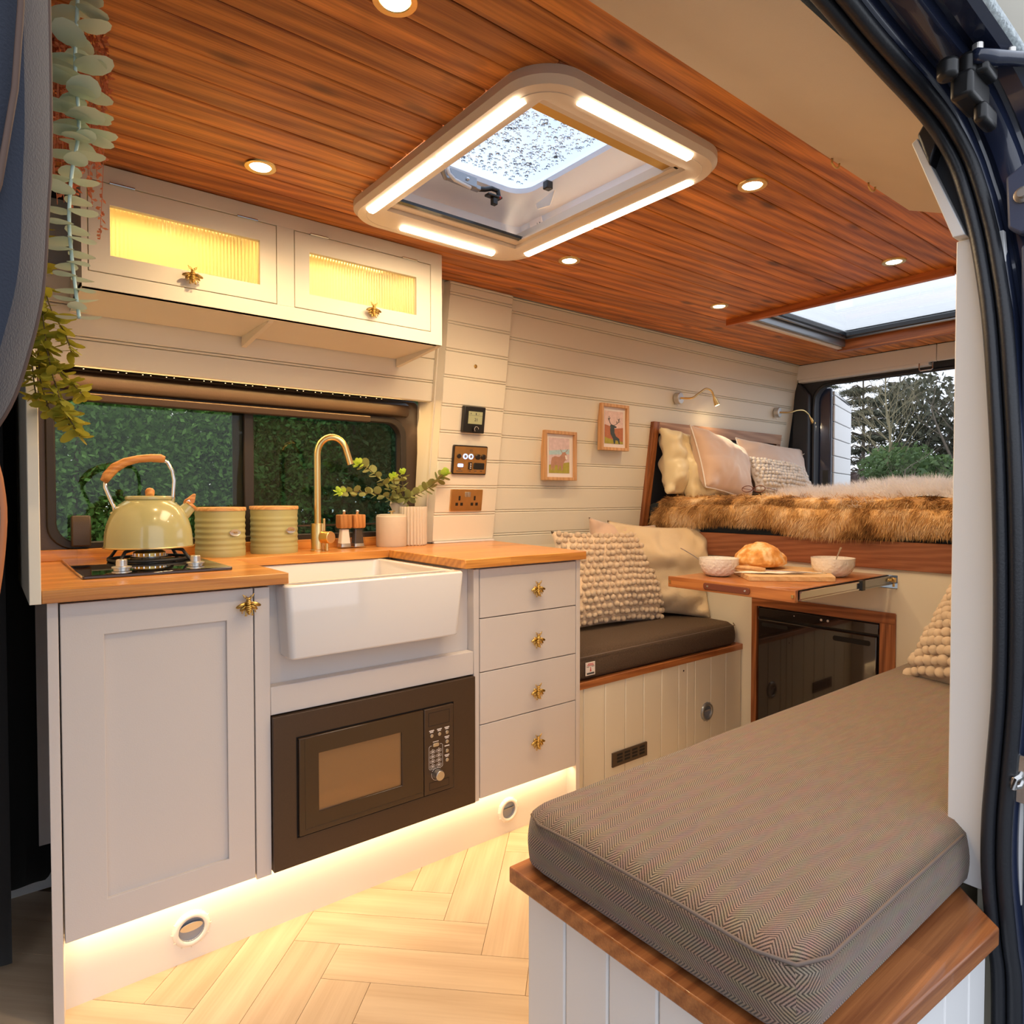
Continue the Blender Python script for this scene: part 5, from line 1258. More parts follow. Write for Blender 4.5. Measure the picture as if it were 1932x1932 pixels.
def spoon(p0, p1, label):
    t = thing('spoon', p0, label, 'spoon', 'steel spoons in the bowls'); p0 = Vector(p0); p1 = Vector(p1); d = (p1-p0)
    side = d.cross(Vector((0,0,1))).normalized(); nn = side.cross(d).normalized()
    q = MB(); vs = []; ws = [(0,.004),(.25,.0028),(.6,.0025),(.85,.0045),(.97,.006),(1.0,.004)]
    for t_, w_ in ws:
        c = p0+d*t_+nn*(.004*math.sin(t_*3))
        vs += [c-side*w_-nn*.0008, c+side*w_-nn*.0008, c+side*w_+nn*.0008, c-side*w_+nn*.0008]
    fs = [(i*4+k,i*4+(k+1)%4,(i+1)*4+(k+1)%4,(i+1)*4+k) for i in range(len(ws)-1) for k in range(4)]+[(0,1,2,3),tuple(4*(len(ws)-1)+k for k in (3,2,1,0))]
    q.add(vs, fs).build('handle', 'steel', t, smooth='auto')
    q = MB(); q.ball(tuple(p0-d.normalized()*.012), (.013,.010,.004), 2); q.build('spoon_bowl', 'steel', t, smooth=True)
spoon((2.105,-.150,.812),(2.075,-.035,.882),'steel spoon leaning out to the left of the bowl by the bobble cushion')
spoon((2.440,-.445,.812),(2.462,-.460,.892),'steel spoon standing upright in the right-hand bowl')
cbd = thing('chopping_board', (2.28,-.30,.785), 'pale wooden chopping board under the loaf', 'board')
MB().prism([(2.075,-.325),(2.285,-.525),(2.52,-.375),(2.44,-.07),(2.36,-.03)], 'z', .785, .803).build('slab', 'boardwood', cbd, bevel=.002)
# bread
q = MB(); b = bmesh.new(); bmesh.ops.create_icosphere(b, subdivisions=5, radius=1)
def loafp(v):
    z = v.z; n1 = mnoise.noise(Vector((v.x*2.2, v.y*2.2, v.z*2.2+4)))*.10+mnoise.noise(Vector((v.x*6, v.y*6, v.z*6)))*.035
    s_ = 1+n1; cut = math.exp(-((v.x*.75+v.y*.66-.1)/.13)**2)*max(0, z); cut2 = math.exp(-((v.x*.6-v.y*.8+.15)/.15)**2)*max(0, z)
    return (v.x*.104*s_, v.y*.090*s_, (z*.074*s_ if z > 0 else z*.022)+.024-.010*cut+.006*cut2)
bang = math.radians(0)
br = [loafp(v.co) for v in b.verts]; fs = [tuple(v.index for v in f.verts) for f in b.faces]; b.free()
q.add([(2.345+x, -.205+y, .803+z) for x,y,z in br], fs)
bdm = M['bread']; nt = bdm.node_tree
g_ = nt.nodes.new('ShaderNodeTexCoord'); tn = nt.nodes.new('ShaderNodeTexNoise'); tn.inputs['Scale'].default_value = 30; tn.inputs['Detail'].default_value = 6; nt.links.new(g_.outputs['Object'], tn.inputs['Vector'])
cr = nt.nodes.new('ShaderNodeValToRGB'); cr.color_ramp.elements[0].position = .25; cr.color_ramp.elements[0].color = (.50,.17,.03,1); cr.color_ramp.elements[1].position = .62; cr.color_ramp.elements[1].color = (.88,.62,.36,1)
e_ = cr.color_ramp.elements.new(.48); e_.color = (.74,.36,.10,1)
nt.links.new(tn.outputs['Fac'], cr.inputs['Fac']); nt.links.new(cr.outputs['Color'], nt.nodes['Principled BSDF'].inputs['Base Color'])
tag(q.build('bread_loaf', 'bread', loc=(2.345,-.205,.803), smooth=True), 'round crusty golden loaf on the chopping board', 'bread')
nk = MB(); nk.grid(lambda u,v: (2.105+u*.045+v*.17, -.245-u*.085-v*.155+.02*u*v, .8065+.004*math.sin(u*9+v*4)*math.sin(v*7)+.002*u), 14, 20)
tag(nk.build('napkin', 'napkin', loc=(2.2,-.33,.804), smooth=True, solid=.002), 'crumpled white napkin under the knife', 'napkin')
kn = thing('bread_knife', (2.18,-.30,.812), 'long thin knife with a grey-brown wooden handle lying on the napkin', 'knife')
MB().tube([(2.130,-.225,.822),(2.150,-.262,.821),(2.170,-.300,.819),(2.180,-.325,.817)], [.006,.0085,.008,.0065], 8).build('handle', 'framewood', kn, smooth=True)
MB().hexa([(2.178,-.322,.8155),(2.190,-.328,.8155),(2.295,-.490,.809),(2.290,-.488,.809),(2.178,-.322,.817),(2.190,-.328,.817),(2.295,-.490,.8105),(2.290,-.488,.8105)]).build('blade', 'steel', kn)

# ================================================================ bed
bb = thing('bed_board', (2.64,-.3,.81), 'reddish wooden board edging the raised bed', 'board')
BX(2.632,2.65,-1.225,.622,.808,.912).build('board', 'bedwood', bb, bevel=.002)
BX(2.65,3.95,-1.22,.625,.81,.90).build('bed_base', 'black', bb)
hb_ = thing('headboard_frame', (3.2,.57,1.18), 'wooden recess frame on the wall above the bed pillows', 'headboard')
def wslab(x0,x1,z0,z1,m,nm,d0=-.012,d1=.0,par=hb_, bev=.0012):
    return MB().hexa([(x0,wy(z0)+d0,z0),(x1,wy(z0)+d0,z0),(x1,wy(z0)+d1,z0),(x0,wy(z0)+d1,z0),(x0,wy(z1)+d0,z1),(x1,wy(z1)+d0,z1),(x1,wy(z1)+d1,z1),(x0,wy(z1)+d1,z1)]).build(nm, m, par, bevel=bev)
wslab(2.611,2.655,.915,1.452,'oakred_z','frame_side',-.022); wslab(2.655,3.81,1.395,1.452,'headwood','frame_top',-.022)
wslab(3.765,3.81,.915,1.395,'headwood','frame_side',-.022)
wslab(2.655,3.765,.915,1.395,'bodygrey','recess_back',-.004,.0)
BX(3.60,3.76,.575,.60,1.1,1.385).build('recess_side', 'wall', hb_)
BX(2.645,3.93,-1.18,.60,.90,1.045).build('mattress', 'navy', loc=(3.3,-.3,.9), bevel=.02)
tag(bpy.data.objects['mattress'], 'dark navy mattress showing under the fur throw', 'mattress')
def fur(name, pts, nrm, L, Wd, m, parent, droop=.5, curl=.4, comb=(0,0,-1)):
    """bent tapered strands rooted on the given points"""
    n = len(pts); P = np.array(pts); Nn = np.array(nrm); cb_ = np.array(comb, float)
    # clumping: strands near each other lean the same way
    cl = np.array([[mnoise.noise(Vector((p[0]*26,p[1]*26,p[2]*26))), mnoise.noise(Vector((p[0]*26+9,p[1]*26,p[2]*26))), mnoise.noise(Vector((p[0]*26,p[1]*26+7,p[2]*26)))] for p in pts])
    d = Nn*(1-droop*.5)+cb_*droop+cl*curl+RNG.normal(size=(n,3))*.16; d /= np.linalg.norm(d, axis=1)[:,None]
    d2 = d+cb_*droop*.7+cl*curl*.7; d2 /= np.linalg.norm(d2, axis=1)[:,None]
    s = np.cross(d, RNG.normal(size=(n,3))); s /= np.linalg.norm(s, axis=1)[:,None]
    l_ = L*(.55+.75*RNG.rand(n))[:,None]; w_ = Wd*(.7+.6*RNG.rand(n))[:,None]
    a, b = P-s*w_*.5, P+s*w_*.5; c1 = P+d*l_*.5; c, e = c1-s*w_*.42, c1+s*w_*.42; tip = c1+d2*l_*.5
    v = np.stack([a,b,c,e,tip],1).reshape(-1,3)-np.array(WL[parent])
    fs = []
    for i in range(n): k_ = 5*i; fs += [(k_,k_+1,k_+3,k_+2),(k_+2,k_+3,k_+4)]
    me = bpy.data.meshes.new(name); me.from_pydata(v.tolist(), [], fs); me.materials.append(M[m])
    o = bpy.data.objects.new(name, me); COL.objects.link(o); o.parent = parent; WL[o] = WL[parent].copy(); o['kind'] = 'stuff'; return o
def furmat(name, cols, scale):
    m, n, l, b = newmat(name); g = n.new('ShaderNodeNewGeometry'); t = n.new('ShaderNodeTexNoise'); t.inputs['Scale'].default_value = scale; t.inputs['Detail'].default_value = 4
    l.new(g.outputs['Position'], t.inputs['Vector'])
    f = mathn(n, l, 'ADD', t.outputs['Fac'], mathn(n, l, 'MULTIPLY_ADD', g.outputs['Random Per Island'], .22, -.11))
    cr = n.new('ShaderNodeValToRGB'); cr.color_ramp.elements[0].position = cols[0][0]; cr.color_ramp.elements[0].color = rgba(cols[0][1])
    cr.color_ramp.elements[1].position = cols[-1][0]; cr.color_ramp.elements[1].color = rgba(cols[-1][1])
    for p_, c_ in cols[1:-1]: e = cr.color_ramp.elements.new(p_); e.color = rgba(c_)
    l.new(f, cr.inputs['Fac']); l.new(cr.outputs['Color'], b.inputs['Base Color']); b.inputs['Roughness'].default_value = .7; b.inputs['Specular IOR Level'].default_value = .25
    return m
M['fur'] = furmat('brown_faux_fur', [(.28,(.18,.08,.03)),(.42,(.46,.25,.09)),(.54,(.72,.45,.19)),(.70,(.86,.68,.45))], 9)
M['fleece'] = furmat('white_sheepskin_wool', [(.3,(.86,.82,.80)),(.6,(.93,.92,.93))], 12)
_m = M['fleece']; _n = _m.node_tree.nodes; _k = _m.node_tree.links; _t = _n.new('ShaderNodeBsdfTranslucent'); _t.inputs[0].default_value = (.92,.90,.92,1)
_x = _n.new('ShaderNodeMixShader'); _x.inputs[0].default_value = .45; _k.new(_n['Principled BSDF'].outputs[0], _x.inputs[1]); _k.new(_t.outputs[0], _x.inputs[2]); _k.new(_x.outputs[0], _n['Material Output'].inputs[0])
ft = thing('fur_throw', (2.9,-.3,1.0), 'thick brown faux-fur throw draped over the front edge of the bed', 'throw')
PR = [(3.88,1.075),(3.2,1.078),(2.9,1.078),(2.74,1.082),(2.68,1.078),(2.640,1.066),(2.628,1.052),(2.634,1.042),(2.616,1.034),(2.600,1.01),(2.598,.98),(2.606,.955),(2.618,.940)]
PRS = [Vector((a,0,b)) for a, b in PR]
def throw(u, v):
    """u along the bed edge (wall -> near side), v over the edge"""
    s_ = v*(len(PRS)-1); i = min(int(s_), len(PRS)-2); p = PRS[i].lerp(PRS[i+1], s_-i)
    y = .575-1.75*u
    n_ = mnoise.noise(Vector((p.x*3, y*3.3, p.z*3)))*.022+mnoise.noise(Vector((p.x*8, y*9, p.z*8)))*.008
    end = max(0, (y-.48)/.1)
    dz = .018*math.sin(y*7+1)*(v**3) + .012*mnoise.noise(Vector((y*5,0,2)))*(v**2)
    if y < -.1: dz -= .010*(v**2)
    return (p.x+n_*.5-.02*0+end*.05, y, p.z+n_*.6*(1-v*.3)+dz-end*.02)
MB().grid(throw, 90, 36).build('hide', 'fur', ft, smooth=True, fix=False)
def samples(fn, n, vr=(0,1), ur=(0,1), bias=1.0):
    ps, ns = [], []
    for _ in range(n):
        u = ur[0]+(ur[1]-ur[0])*random.random(); v = vr[0]+(vr[1]-vr[0])*random.random()**bias
        p = Vector(fn(u, v)); a_ = Vector(fn(min(u+.004,1), v))-p; b_ = Vector(fn(u, min(v+.01,1)))-p if v < .985 else p-Vector(fn(u, v-.01))
        nn = a_.cross(b_); nn = nn.normalized() if nn.length > 1e-12 else Vector((-1,0,0))
        if nn.x > .2 or nn.z < -.3: nn = -nn
        ps.append(tuple(p)); ns.append(tuple(nn))
    return ps, ns
ps, ns = samples(throw, 42000, (.22,1.0)); fur('fur_pile', ps, ns, .026, .0016, 'fur', ft, .75, .7, (-.15,0,-1))
shp = thing('sheepskin', (2.9,-.6,1.1), 'fluffy white sheepskin lying over the fur throw on the bed', 'rug')
def sheep(u, v):
    y = -.02-1.10*u; edge = .5+.5*math.sin(u*9-.6)
    lip = .10*math.exp(-((y+.44)/.14)**2)
    x = 3.25-(.56+lip*.5)*v; 
    z = 1.090+.020*mnoise.noise(Vector((x*4,y*4,1)))+.016*math.exp(-((y+.48)/.12)**2)*(1-v)+.010*math.sin(y*8)
    if v > .8: z -= (v-.8)*(.12+lip*2.2); 
    if v > .8: x -= 0
    z -= max(0, .10-u)*.2
    return (x, y, z)
MB().grid(sheep, 50, 24).build('skin', 'fur_w', shp, smooth=True, fix=False)
ps, ns = samples(sheep, 24000, (0,1), bias=.7); fur('wool', ps, ns, .052, .0022, 'fleece', shp, .38, .75, (-.55,.1,-.35))

def pillow(name, w, h, t, m, loc, rot, label, cat='cushion', parent=None, wr=.008, seed=0, pinch=.07, n=44, corner=2.4, seam=None, sag=0):
    q = MB()
    def f(u, v, s_):
        U, V = 2*u-1, 2*v-1
        x = w/2*U*(1-pinch*(1-V*V)); z = h/2*V*(1-pinch*(1-U*U))
        th_ = t/2*max(0,(1-abs(U)**corner)*(1-abs(V)**corner))**.55
        nz = mnoise.noise(Vector((U*1.6+seed, V*1.6, s_)))*wr*1.6+abs(mnoise.noise(Vector((U*3.2+seed*2, V*2.2, s_+3))))*wr
        cr_ = sum(math.exp(-((abs(U)-1)**2+(abs(V)-1)**2)/.18)*math.sin((U*V)*14+seed)*wr*.8 for _ in (0,))
        return (x, s_*(th_+(nz+cr_)*min(1, th_/(t*.2+1e-6))), z+h/2-sag*(1-V)*0)
    for s_ in (-1, 1):
        q.grid(lambda u, v: f(u, v, s_), n, n)
    o = q.build(name, m, parent, smooth=True, loc=(0,0,0) if parent is None else None) if parent is None else q.build(name, m, parent, smooth=True)
    b = bmesh.new(); b.from_mesh(o.data); bmesh.ops.remove_doubles(b, verts=b.verts, dist=1e-5); bmesh.ops.recalc_face_normals(b, faces=b.faces); b.to_mesh(o.data); b.free()
    for p in o.data.polygons: p.use_smooth = True
    return o, f
def place(o, loc, rot): o.location = loc; o.rotation_euler = [math.radians(a) for a in rot]
o, _ = pillow('pillow', .44, .34, .17, 'satin', None, None, '', wr=.030, seed=2); place(o, (2.835,.480,1.075), (-10,4,6)); tag(o, 'cream satin pillow crumpled into the corner at the headboard', 'pillow')
o, _ = pillow('pillow', .40, .36, .14, 'satin', None, None, '', wr=.026, seed=6); place(o, (2.93,.385,1.070), (-24,-5,2)); tag(o, 'second cream pillow hidden behind the big tan velvet cushion', 'pillow')
vc = thing('velvet_cushion', (0,0,0), 'large dusty tan velvet cushion with white piping, standing on one corner', 'cushion')
o, f = pillow('cover', .50, .335, .19, 'velvet', None, None, '', parent=vc, wr=.012, seed=9)
edge = [f(0 if k < 0 else k/20, 0, 1) for k in range(20)]+[f(1, k/20, 1) for k in range(20)]+[f(1-k/20, 1, 1) for k in range(20)]+[f(0, 1-k/20, 1) for k in range(20)]
MB().tube(edge, .0035, 6, True).build('piping', 'napkin', vc, smooth=True)
place(vc, (2.965,.335,1.085), (-20,9,6))
vc2 = thing('velvet_cushion', (0,0,0), 'dusty tan velvet cushion behind the small white bobble cushion, nearest the open rear door', 'cushion')
o, f = pillow('cover', .70, .32, .16, 'velvet', None, None, '', parent=vc2, wr=.012, seed=14)
edge = [f(k/20, 0, 1) for k in range(20)]+[f(1, k/20, 1) for k in range(20)]+[f(1-k/20, 1, 1) for k in range(20)]+[f(0, 1-k/20, 1) for k in range(20)]
MB().tube(edge, .003, 6, True).build('piping', 'napkin', vc2, smooth=True)
place(vc2, (3.60,.42,1.075), (-14,3,-1))
def bobbled(label, w, h, t, nx, nz, r, loc, rot, seed, name='bobble_cushion', stuff=False, skew=0, wr=.01, cap=300, both=True, n=30):
    c = thing(name, (0,0,0), label, 'cushion')
    o, f = pillow('cover', w, h, t, 'bobble', None, None, '', parent=c, wr=wr, seed=seed, n=n)
    me = None; cnt = 0; qs = MB(); rng = random.Random(seed)
    b = bmesh.new(); bmesh.ops.create_icosphere(b, subdivisions=2 if not stuff else 1, radius=1); dv = [v.co.copy() for v in b.verts]; df = [tuple(v.index for v in ff.verts) for ff in b.faces]; b.free()
    pts = []
    for j in range(nz):
        for i in range(nx):
            u = (i+.5+(.25 if j % 2 else -.25))/nx; v = (j+.5)/nz
            u = min(max(u+rng.uniform(-.12,.12)/nx, .01), .99); v = min(max(v+rng.uniform(-.12,.12)/nz, .01), .99)
            p = f(u, v, -1); pts.append((p[0], p[1]-r*.45, p[2]))
    for k, p in enumerate(pts):
        rr = r*rng.uniform(.86,1.12)
        if stuff or cnt >= cap: qs.add([(p[0]+v.x*rr, p[1]+v.y*rr, p[2]+v.z*rr) for v in dv], df)
        else:
            if me is None:
                q = MB().add([(v.x, v.y, v.z) for v in dv], df); src = q.build('bobble', 'bobble', c, smooth=True); me = src.data; src.location = p; src.scale = (rr,rr*.9,rr)
            else: inst(me, 'bobble', c, p, (rng.random()*6,rng.random()*6,0), (rr,rr*.9,rr))
            cnt += 1
    if qs.v: oo = qs.build('bobbles', 'bobble', c, smooth=True, fix=False); oo['kind'] = 'stuff'
    place(c, loc, rot); return c
M['bobwhite'] = mat('white_wool_bobble', (.80,.74,.68), .95, bump=.5, bscale=260)
c = bobbled('small white bobble-knit cushion between the two velvet cushions on the bed', .52, .20, .12, 20, 9, .0125, (3.43,.30,1.080), (-22,5,-4), 21, stuff=True)
for o in bpy.data.objects:
    if o.parent == c: o.data.materials.clear(); o.data.materials.append(M['bobwhite'])
# spectacles
sg = thing('spectacles', (2.72,.02,1.10), 'dark red framed spectacles lying on the fur throw', 'glasses')
gx = 2.665
for cy_ in (.052,-.008):
    MB().tube([(gx+.004*math.sin(t),cy_+.026*math.cos(t),1.112+.014*math.sin(t)) for t in [2*math.pi*k/20 for k in range(20)]], .0018, 6, True).build('rim', 'leather', sg, smooth=True)
MB().tube([(gx,.026,1.116),(gx-.002,.022,1.119),(gx,.018,1.116)], .0016, 6).build('bridge', 'leather', sg, smooth=True)
for cy_, s_ in ((.078,1),(-.034,-1)): MB().tube([(gx,cy_,1.117),(gx+.03,cy_+.004*s_,1.113),(gx+.10,cy_,1.106)], .0014, 6).build('temple', 'leather', sg, smooth=True)

# left bench cushions
bobbled('cream bobble cushion leaning on the left bench beside the table', .58, .42, .15, 18, 14, .0132, (2.145,.345,.52), (-17,2,-3), 33, wr=.012)
lc = thing('linen_cushion', (0,0,0), 'plain cream woven linen cushion behind the bobble cushion against the bulkhead', 'cushion')
o, f = pillow('cover', .50, .44, .17, 'linen', None, None, '', parent=lc, wr=.028, seed=44, pinch=.10)
place(lc, (2.435,.36,.52), (-9,3,-34))
lc2 = thing('linen_cushion', (0,0,0), 'pinkish cream cushion whose corner peeks over the bobble cushion by the wall', 'cushion')
o, f = pillow('cover', .44, .44, .14, 'velvet', None, None, '', parent=lc2, wr=.02, seed=51, pinch=.10)
place(lc2, (2.34,.50,.525), (-5,6,-4))

# pictures
def frame(x0,x1,z0,z1,label):
    zc = (z0+z1)/2; y = wy(zc)-.003; t = thing('framed_picture', ((x0+x1)/2,y,zc), label, 'picture')
    MB().ringprism([(x0,z0),(x1,z0),(x1,z1),(x0,z1)], [(x0+.014,z0+.014),(x1-.014,z0+.014),(x1-.014,z1-.014),(x0+.014,z1-.014)], 'y', y-.028, y).build('frame', 'framewood', t, bevel=.0015)
    BX(x0+.012,x1-.012,y-.014,y-.012,z0+.012,z1-.012).build('mount', 'paper', t)
    return t, y-.0145
def pquad(q, x0,x1,y,z0,z1): q.box(x0,x1,y-.0003,y,z0,z1)
def flat(pts, y, m, par, nm):
    return MB().prism(pts, 'y', y-.0004, y).build(nm, m, par)
for nm, c in (('p_sky',(.66,.52,.54)),('p_blue',(.42,.60,.66)),('p_hill',(.50,.22,.14)),('p_grass',(.38,.34,.06)),('p_fur',(.44,.24,.17)),('p_stag',(.055,.075,.085)),('p_dark',(.10,.09,.07)),('p_pink',(.74,.55,.52)),('p_rust',(.46,.17,.09))): M[nm] = mat(nm, c, .8, var=.25, scale=60)
t1, y1 = frame(1.905,2.098,1.150,1.368,'oak-framed print of a shaggy cow in a pale landscape, the lower picture on the wall')
a0,a1,b0,b1 = 1.940,2.062,1.182,1.338
flat([(a0,b0),(a1,b0),(a1,b1),(a0,b1)], y1, 'p_sky', t1, 'print')
flat([(a0,1.262),(a1,1.268),(a1,1.290),(a0,1.280)], y1-.0004, 'p_blue', t1, 'print_lake')
flat([(a0,b0),(a1,b0),(a1,1.232),(a0,1.218)], y1-.0004, 'p_grass', t1, 'print_grass')
cow = [(1.952,1.232),(1.957,1.250),(1.975,1.257),(2.000,1.254),(2.012,1.262),(2.020,1.274),(2.034,1.277),(2.042,1.270),(2.050,1.250),(2.046,1.240),(2.036,1.240),(2.030,1.232),(2.024,1.222),(2.020,1.194),(2.012,1.194),(2.010,1.214),(2.002,1.216),(1.998,1.196),(1.991,1.196),(1.990,1.217),(1.974,1.217),(1.971,1.194),(1.963,1.194),(1.962,1.214),(1.955,1.196),(1.949,1.196)]
flat(cow, y1-.0008, 'p_fur', t1, 'print_cow')
flat([(2.034,1.262),(2.044,1.262),(2.050,1.248),(2.044,1.242),(2.038,1.246)], y1-.0012, 'paper', t1, 'print_face')
q = MB(); q.tube([(2.020,y1-.001,1.272),(2.012,y1-.001,1.280),(2.008,y1-.001,1.288)], .0012, 4); q.tube([(2.036,y1-.001,1.276),(2.046,y1-.001,1.282),(2.052,y1-.001,1.290)], .0012, 4); q.build('print_horns', 'p_fur', t1)
t2, y2 = frame(2.236,2.424,1.295,1.512,'oak-framed print of a dark stag with antlers, the upper picture on the wall')
a0,a1,b0,b1 = 2.268,2.394,1.327,1.480
flat([(a0,b0),(a1,b0),(a1,b1),(a0,b1)], y2, 'p_pink', t2, 'print')
flat([(a0,b0),(a1,b0),(a1,1.405),(2.35,1.400),(2.32,1.394),(2.30,1.410),(a0,1.416)], y2-.0004, 'p_rust', t2, 'print_hill')
flat([(a0,b0),(a1,b0),(a1,1.338),(2.33,1.345),(2.29,1.352),(a0,1.358)], y2-.0006, 'p_grass', t2, 'print_bracken')
stag = [(2.330,b0),(2.325,1.350),(2.308,1.372),(2.305,1.392),(2.308,1.404),(2.303,1.408),(2.310,1.417),(2.322,1.416),(2.336,1.412),(2.350,1.408),(2.345,1.402),(2.334,1.402),(2.334,1.380),(2.345,1.362),(2.368,1.352),(2.372,b0),(2.364,b0),(2.358,1.342),(2.342,1.345),(2.339,b0)]
flat(stag, y2-.001, 'p_stag', t2, 'print_stag')
q = MB()
for pts in ([(2.316,1.414),(2.304,1.424),(2.297,1.440),(2.298,1.455)],[(2.298,1.440),(2.306,1.448)],[(2.299,1.434),(2.291,1.445)],[(2.330,1.414),(2.348,1.420),(2.362,1.430),(2.369,1.448)],[(2.362,1.430),(2.372,1.434)],[(2.352,1.423),(2.350,1.434)],[(2.365,1.438),(2.358,1.446)]):
    q.tube([(a, y2-.001, b) for a, b in pts], .0014, 4)
q.build('print_antlers', 'p_stag', t2)

# reading lamps
def rlamp(x, z, arc, label, tgt):
    y = wy(z); t = thing('reading_lamp', (x,y,z), label, 'lamp', 'swan-neck reading lamps over the bed')
    MB().cyl((x,y-.001,z),(x+.004,y-.030,z),.030,.030,32).build('base', 'steelsat', t, bevel=.003)
    MB().cyl((x,y-.012,z-.028),(x,y-.012,z-.040),.004,.003,10).build('switch', 'steelsat', t)
    P = sm([(x,y-.028,z)]+arc, 6); MB().tube(P, .0050, 10).build('gooseneck', 'brass', t, smooth='auto')
    a, b = P[-2], P[-1]; d = (b-a).normalized(); h = MB().tube([b, b+d*.012, b+d*.030, b+d*.045], [.006,.010,.0125,.015], 18).build('head', 'brass', t, smooth='auto')
    MB().cyl(b+d*.0445, b+d*.0462, .0115, None, 18).build('bulb', 'lampglow', h)
    light('reading_light','SPOT',tuple(b+d*.055),3.0,(1.0,.78,.50),t,size=.012,spot=125,blend=.8,aim=tuple(b+d*.055+d*.6+Vector((0,.0,-.15))))
rlamp(2.786,1.580,[(2.83,.475,1.580),(2.87,.46,1.605),(2.915,.45,1.632),(2.955,.445,1.625),(2.972,.44,1.595)],'brushed metal swan-neck reading lamp on the wall above the pillows, the left of the two',None)
rlamp(3.735,1.582,[(3.79,.475,1.582),(3.84,.46,1.596),(3.90,.45,1.600),(3.945,.445,1.583),(3.965,.44,1.560)],'brushed metal swan-neck reading lamp beside the open rear door, the right of the two',None)

# ================================================================ front bench
fb = thing('front_bench', (1.3,-1.0,0), 'white tongue-and-groove bench in the foreground with a wide reddish wooden lip', 'bench')
y = -.710; 
for k in range(7):
    BX(.752,.766,max(y-.098,-1.268)+.0014,y-.0014,-.6 if False else 0.0,.385).build('plank', 'whitepaint', fb, bevel=.0035)
    y -= .098
    if y < -1.26: break
x = .766
while x < 1.23:
    xe = min(x+.098, 1.235); MB().box(x+.0014,xe-.0014,-1.268,-1.256,-.35,.385).build('plank', 'whitepaint', fb, bevel=.0035); x = xe
BX(.770,2.60,-.718,-.710,0,.385).build('aisle_panel', 'wall', fb); BX(.767,2.6,-1.195,-.718,-.0,.384).build('core', 'wall', fb)
MB().prism([(.722,-.694),(.722,-1.262),(1.205,-1.293),(1.235,-1.262),(1.30,-1.20),(2.64,-1.20),(2.64,-.694)], 'z', .392, .421).build('lip', 'iroko', fb, bevel=.003)
fc = thing('front_bench_cushion', (1.5,-.95,.42), 'large dark herringbone tweed seat cushion filling the foreground bench', 'cushion')
q = boxcushion('c', .742,2.635,-1.222,-.700,.423,.533,'tweed', puff=.016, nx=90, ny=30, r=.04)
q.build('cover', 'tweed', fc, smooth=True)
MB().tube([(.757,-.716,.512),(.7395,-.755,.514),(.7365,-.85,.521),(.7365,-1.05,.522),(.738,-1.165,.518),(.757,-1.209,.516),(.80,-1.229,.518),(1.0,-1.2295,.523),(1.25,-1.2295,.523)], .0026, 8).build('piping', 'seam', fc, smooth=True)
bobbled('cream bobble cushion propped on the foreground bench behind the white pillar', .36, .40, .16, 12, 14, .0165, (2.14,-.95,.535), (0,0,0), 61, wr=.006)
bpy.data.objects['bobble_cushion.002' if 'bobble_cushion.002' in bpy.data.objects else 'bobble_cushion'].rotation_euler = (math.radians(-40),math.radians(-6),math.radians(-112))

# ================================================================ garlands, seat and curtain at the left
EL = leafmesh('leaf','euc',.040,.034,.25,12)
eg = thing('eucalyptus_garland', (.1,-.53,1.85), 'hanging string of pale blue-green eucalyptus leaves in front of the seat', 'garland')
EP = sm([(.112,-.55,1.86),(.108,-.55,1.75),(.104,-.545,1.66),(.106,-.55,1.60),(.106,-.55,1.56),(.098,-.55,1.51),(.094,-.55,1.45),(.096,-.552,1.40),(.100,-.555,1.35),(.103,-.557,1.316)], 4)
MB().tube(EP, .0022, 8).build('stem', 'eucstem', eg, smooth=True)
L_ = len(EP)
def along(P, t): s_ = t*(len(P)-1); i = min(int(s_), len(P)-2); return P[i].lerp(P[i+1], s_-i)
nn_ = 27
for k in range(nn_):
    t = k/(nn_-1); p = along(EP, .01+.98*t); up_ = (1-t)
    a_ = k*1.45+random.uniform(-.4,.4); sc = (1.10 if t < .45 else .82)*random.uniform(.9,1.15)*(1-.25*max(0,t-.8)/.2)
    for s_ in (0, math.pi): 
        d = Vector((math.cos(a_+s_), math.sin(a_+s_), -.25+random.uniform(-.2,.25))); inst(EL, 'leaf', eg, p, d.normalized().to_track_quat('X','Z').to_euler(), sc)
    if t < .45:
        for s_ in (1.4, 4.5):
            d = Vector((math.cos(a_+s_), math.sin(a_+s_), -.5)); inst(EL, 'leaf', eg, p+Vector((0,0,-.012)), d.normalized().to_track_quat('X','Z').to_euler(), sc*.85)
IL = leafmesh('leaf','ivy',.034,.018,.15,10)
IL2 = leafmesh('leaf','ivy',.026,.014,.25,10)
ig = thing('leafy_garland', (.10,-.1,1.5), 'hanging olive-green leafy garland beside the window above the kettle', 'garland')
